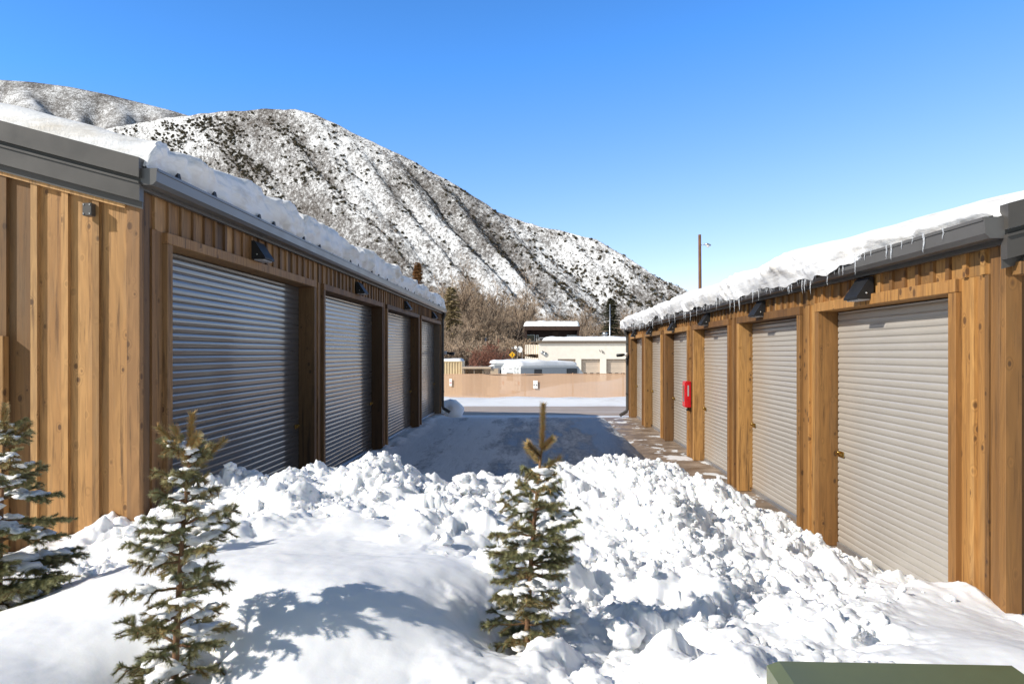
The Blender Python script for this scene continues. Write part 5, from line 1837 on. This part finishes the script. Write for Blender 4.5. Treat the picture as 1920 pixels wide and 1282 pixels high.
# folds: each rib drops gently on the side turned from the sun and climbs again steeply
FOLD = [150, 225, 245, 330, 352, 440, 468, 588, 612, 664, 682, 752, 774, 866, 890, 1000, 1024, 1085, 1106, 1180, 1200, 1250, 1270]
fx_ = np.interp(FOLD, spx, cX); fz_ = np.zeros(len(FOLD))
for i in range(1, len(FOLD), 2): fz_[i] = -0.50 * 0.49 * (fx_[i] - fx_[i - 1])
fold = (np.interp(sm - 4, fx_, fz_) + np.interp(sm, fx_, fz_) + np.interp(sm + 4, fx_, fz_)) / 3
rv_ = fold * smooth(0.02, 0.22, TT) * (1.0 + 0.35 * fbm(Xc * 0.008, TT * 3, 2, 131))
dz_ = dz_ + rv_ * 1.15 + 11
dz_ += 5 * fbm(Xc * 0.012, TT * 5, 4, 81) + 2.2 * fbm(Xc * 0.06, TT * 26, 3, 82) + 1.1 * fbm(Xc * 0.16, TT * 70, 2, 85)
Zm = Zm + relief * dz_ + (1.6 * fbm(Xc * 0.03, TT * 12, 3, 83) * smooth(0.3, 0.0, np.abs(TT)))
wet = np.clip(0.18 * np.maximum(g1_, 0) ** 2 + 0.12 * np.clip(-rv_ / 22, 0, 1) + 0.4 * fbm(Xc * 0.006, TT * 2, 3, 95) + 0.1 + 0.15 * smooth(0.9, 1.0, TT), 0, 1)
mtn = np_mesh('mountain', np.stack([Xm, Ym, Zm], -1).reshape(-1, 3), grid_faces(NS, len(T), True), M['mountain'], None, True, wet.ravel())
tag(mtn, 'steep snowy mountainside scored by brushy gullies', 'mountain', kind='structure')
# face normals up
me = mtn.data
if me.polygons[len(me.polygons) // 2].normal.z < 0: me.flip_normals()

FCREST = [(-1200, 330), (-500, 200), (-200, 165), (0, 150), (60, 154), (130, 163), (200, 177), (260, 192), (320, 207), (360, 219), (450, 262), (700, 400), (1000, 560), (1400, 640)]
fpx = np.linspace(-1200, 1400, 380)
fy = np.interp(fpx, [c[0] for c in FCREST], [c[1] for c in FCREST])
DF = 1750.0
TF = np.concatenate([np.linspace(-0.2, 0, 10)[:-1], np.linspace(0, 1, 200)])
FX = ((fpx - VX) / FPX * DF)[:, None] * np.ones((1, len(TF))); TT2 = np.ones((len(fpx), 1)) * TF[None]
FZc = (CAMZ + (VY - fy) / FPX * DF)[:, None]
FXm = FX + 0.55 * 900 * TT2; FYm = DF - 900 * TT2
FZm = -10 + (FZc + 10) * np.where(TT2 >= 0, (1 - np.clip(TT2, 0, 1)) ** 1.1, 1 + TT2 * 0.8)
n1 = np.clip(1 - np.abs(perlin(FX / 120 + 0.6 * fbm(FX * 0.004, TT2 * 3, 2, 5), TT2 * 0.6, 44)) * 2.2, 0, 1)
FZm = FZm + smooth(0, 0.12, TT2) * (-45 * n1 ** 1.5 + 12 * fbm(FX * 0.01, TT2 * 5, 4, 46) + 3 * fbm(FX * 0.05, TT2 * 20, 3, 47))
wet2 = np.clip(0.35 * n1 + 0.4 * fbm(FX * 0.005, TT2 * 2.5, 3, 49) + 0.12, 0, 1)
fm = np_mesh('far_mountain', np.stack([FXm, FYm, FZm], -1).reshape(-1, 3), grid_faces(len(fpx), len(TF), True), M['mountain'], None, True, wet2.ravel())
tag(fm, 'farther snowy ridge rising behind the left garage', 'mountain', kind='structure')
if fm.data.polygons[len(fm.data.polygons) // 2].normal.z < 0: fm.data.flip_normals()

# junipers and oak brush on the slope
rs = np.random.default_rng(33)


def shrub_mesh(seed, n=46, flat=1.0):
    r = np.random.default_rng(seed)
    VV = []; FF = []; BB = []; k = 0
    for i in range(n):
        d = r.normal(size=3); d /= np.linalg.norm(d); d[2] = abs(d[2]) * 0.9
        c = d * r.uniform(0.25, 0.8) * np.array([1, 1, 1.25 * flat])
        q = r.normal(size=(4, 3)) * 0.30
        VV.append(c + q); FF.append(np.array([[0, 1, 2], [0, 2, 3], [0, 3, 1], [1, 3, 2]]) + k); k += 4
        BB += [r.random()] * 4
    return np.concatenate(VV), np.concatenate(FF), np.array(BB)


SH = [shrub_mesh(s) for s in range(5)]
crest_i = rs.integers(0, NS, 60000); tj = rs.integers(22, len(T) - 14, 60000)
px_c = spx[crest_i]
# density: wooded shoulder at the left, a dark strip down the right-hand ridge, a few everywhere
PX = VX + FPX * Xm[crest_i, tj] / Ym[crest_i, tj]; PY = VY - FPX * (Zm[crest_i, tj] - CAMZ) / Ym[crest_i, tj]
tjt = T[tj]
shoulder = np.exp(-(((px_c - 380) / 150.0) ** 2)) * np.exp(-(np.maximum(0, tjt - 0.05) / 0.24) ** 2) * 0.75
strip = np.exp(-(((px_c - 1010) / 110) ** 2)) * np.exp(-(((tjt - 0.45) / 0.18) ** 2)) * 0.22
clump = np.clip(0.5 + 1.3 * fbm(Xc[crest_i, tj] * 0.02, tjt * 9, 3, 123), 0, 1)
prob = (shoulder + strip) * clump * 1.2 + 0.06 * clump + 0.06 * np.exp(-((tjt - 0.0) / 0.03) ** 2) * clump + 0.03 * clump * np.maximum(g1_, 0)[crest_i, tj]
ok = (rs.random(60000) < prob) & (px_c > 60) & (px_c < 1500)
ci, tj2 = crest_i[ok], tj[ok]
pos = np.stack([Xm[ci, tj2], Ym[ci, tj2], Zm[ci, tj2]], 1)
size = rs.uniform(0.9, 2.6, len(pos)) * (0.85 + 0.3 * rs.random(len(pos)))
order = np.argsort(-(size / pos[:, 1]))
vis = [i for i in order if 230 < VX + FPX * pos[i, 0] / pos[i, 1] < 1280]
single = set(vis[:260])
jm = []
for s in range(5):
    o = np_mesh('juniper', SH[s][0], SH[s][1], M['juniper'], None, False, SH[s][2])
    jm.append(o)
ju = [False] * 5
VV = []; FF = []; BB = []; k = 0
for i in range(len(pos)):
    v = int(rs.integers(5)); a = rs.uniform(0, 2 * PI)
    if i in single:
        o = jm[v] if not ju[v] else jm[v].copy()
        if ju[v]: col.objects.link(o)
        ju[v] = True
        o.location = pos[i] + np.array([0, 0, size[i] * 0.1]); o.scale = (size[i],) * 3; o.rotation_euler = (0, 0, a)
        tag(o, 'dark green juniper among many dotting the snowy mountainside', 'juniper', 'junipers on the mountainside')
    else:
        Q = SH[v][0] * size[i]
        Q = np.stack([Q[:, 0] * math.cos(a) - Q[:, 1] * math.sin(a), Q[:, 0] * math.sin(a) + Q[:, 1] * math.cos(a), Q[:, 2]], 1) + pos[i] + np.array([0, 0, size[i] * 0.1])
        VV.append(Q); FF.append(SH[v][1] + k); BB.append(SH[v][2]); k += len(Q)
print('junipers', len(pos))
if VV:
    o = np_mesh('juniper_scrub', np.concatenate(VV), np.concatenate(FF), M['juniper'], None, False, np.concatenate(BB))
    tag(o, 'scattered dark juniper scrub on the mountain', 'scrub', kind='stuff')
# oak brush: low bare clumps, uncountable
NB = 42000
ci = rs.integers(0, NS, NB); tj = rs.integers(20, len(T) - 4, NB)
u = rs.random(NB)
ok = (u < 0.25 + 0.75 * wet[ci, tj]) & (spx[ci] > 60) & (spx[ci] < 1450)
ci, tj = ci[ok], tj[ok]
pos = np.stack([Xm[ci, tj], Ym[ci, tj], Zm[ci, tj]], 1) + rs.normal(size=(len(ci), 3)) * np.array([1.2, 1.2, 0])
n = len(pos)
s = rs.uniform(0.6, 1.5, n)[:, None]
Q = np.stack([pos + rs.normal(size=(n, 3)) * np.array([1, 1, 0.25]) * s * 0.8 for _ in range(3)] + [pos + np.array([0, 0, 1.0]) * s * 1.2 + rs.normal(size=(n, 3)) * 0.3], 1).reshape(-1, 3)
base = np.arange(n)[:, None] * 4
F = np.concatenate([base + np.array([[0, 1, 3]]), base + np.array([[1, 2, 3]]), base + np.array([[2, 0, 3]])])
o = np_mesh('oak_brush', Q, F, M['brush'], None, False, np.repeat(rs.random(n), 4))
tag(o, 'low bare oak brush poking through the mountain snow', 'brush', kind='stuff')
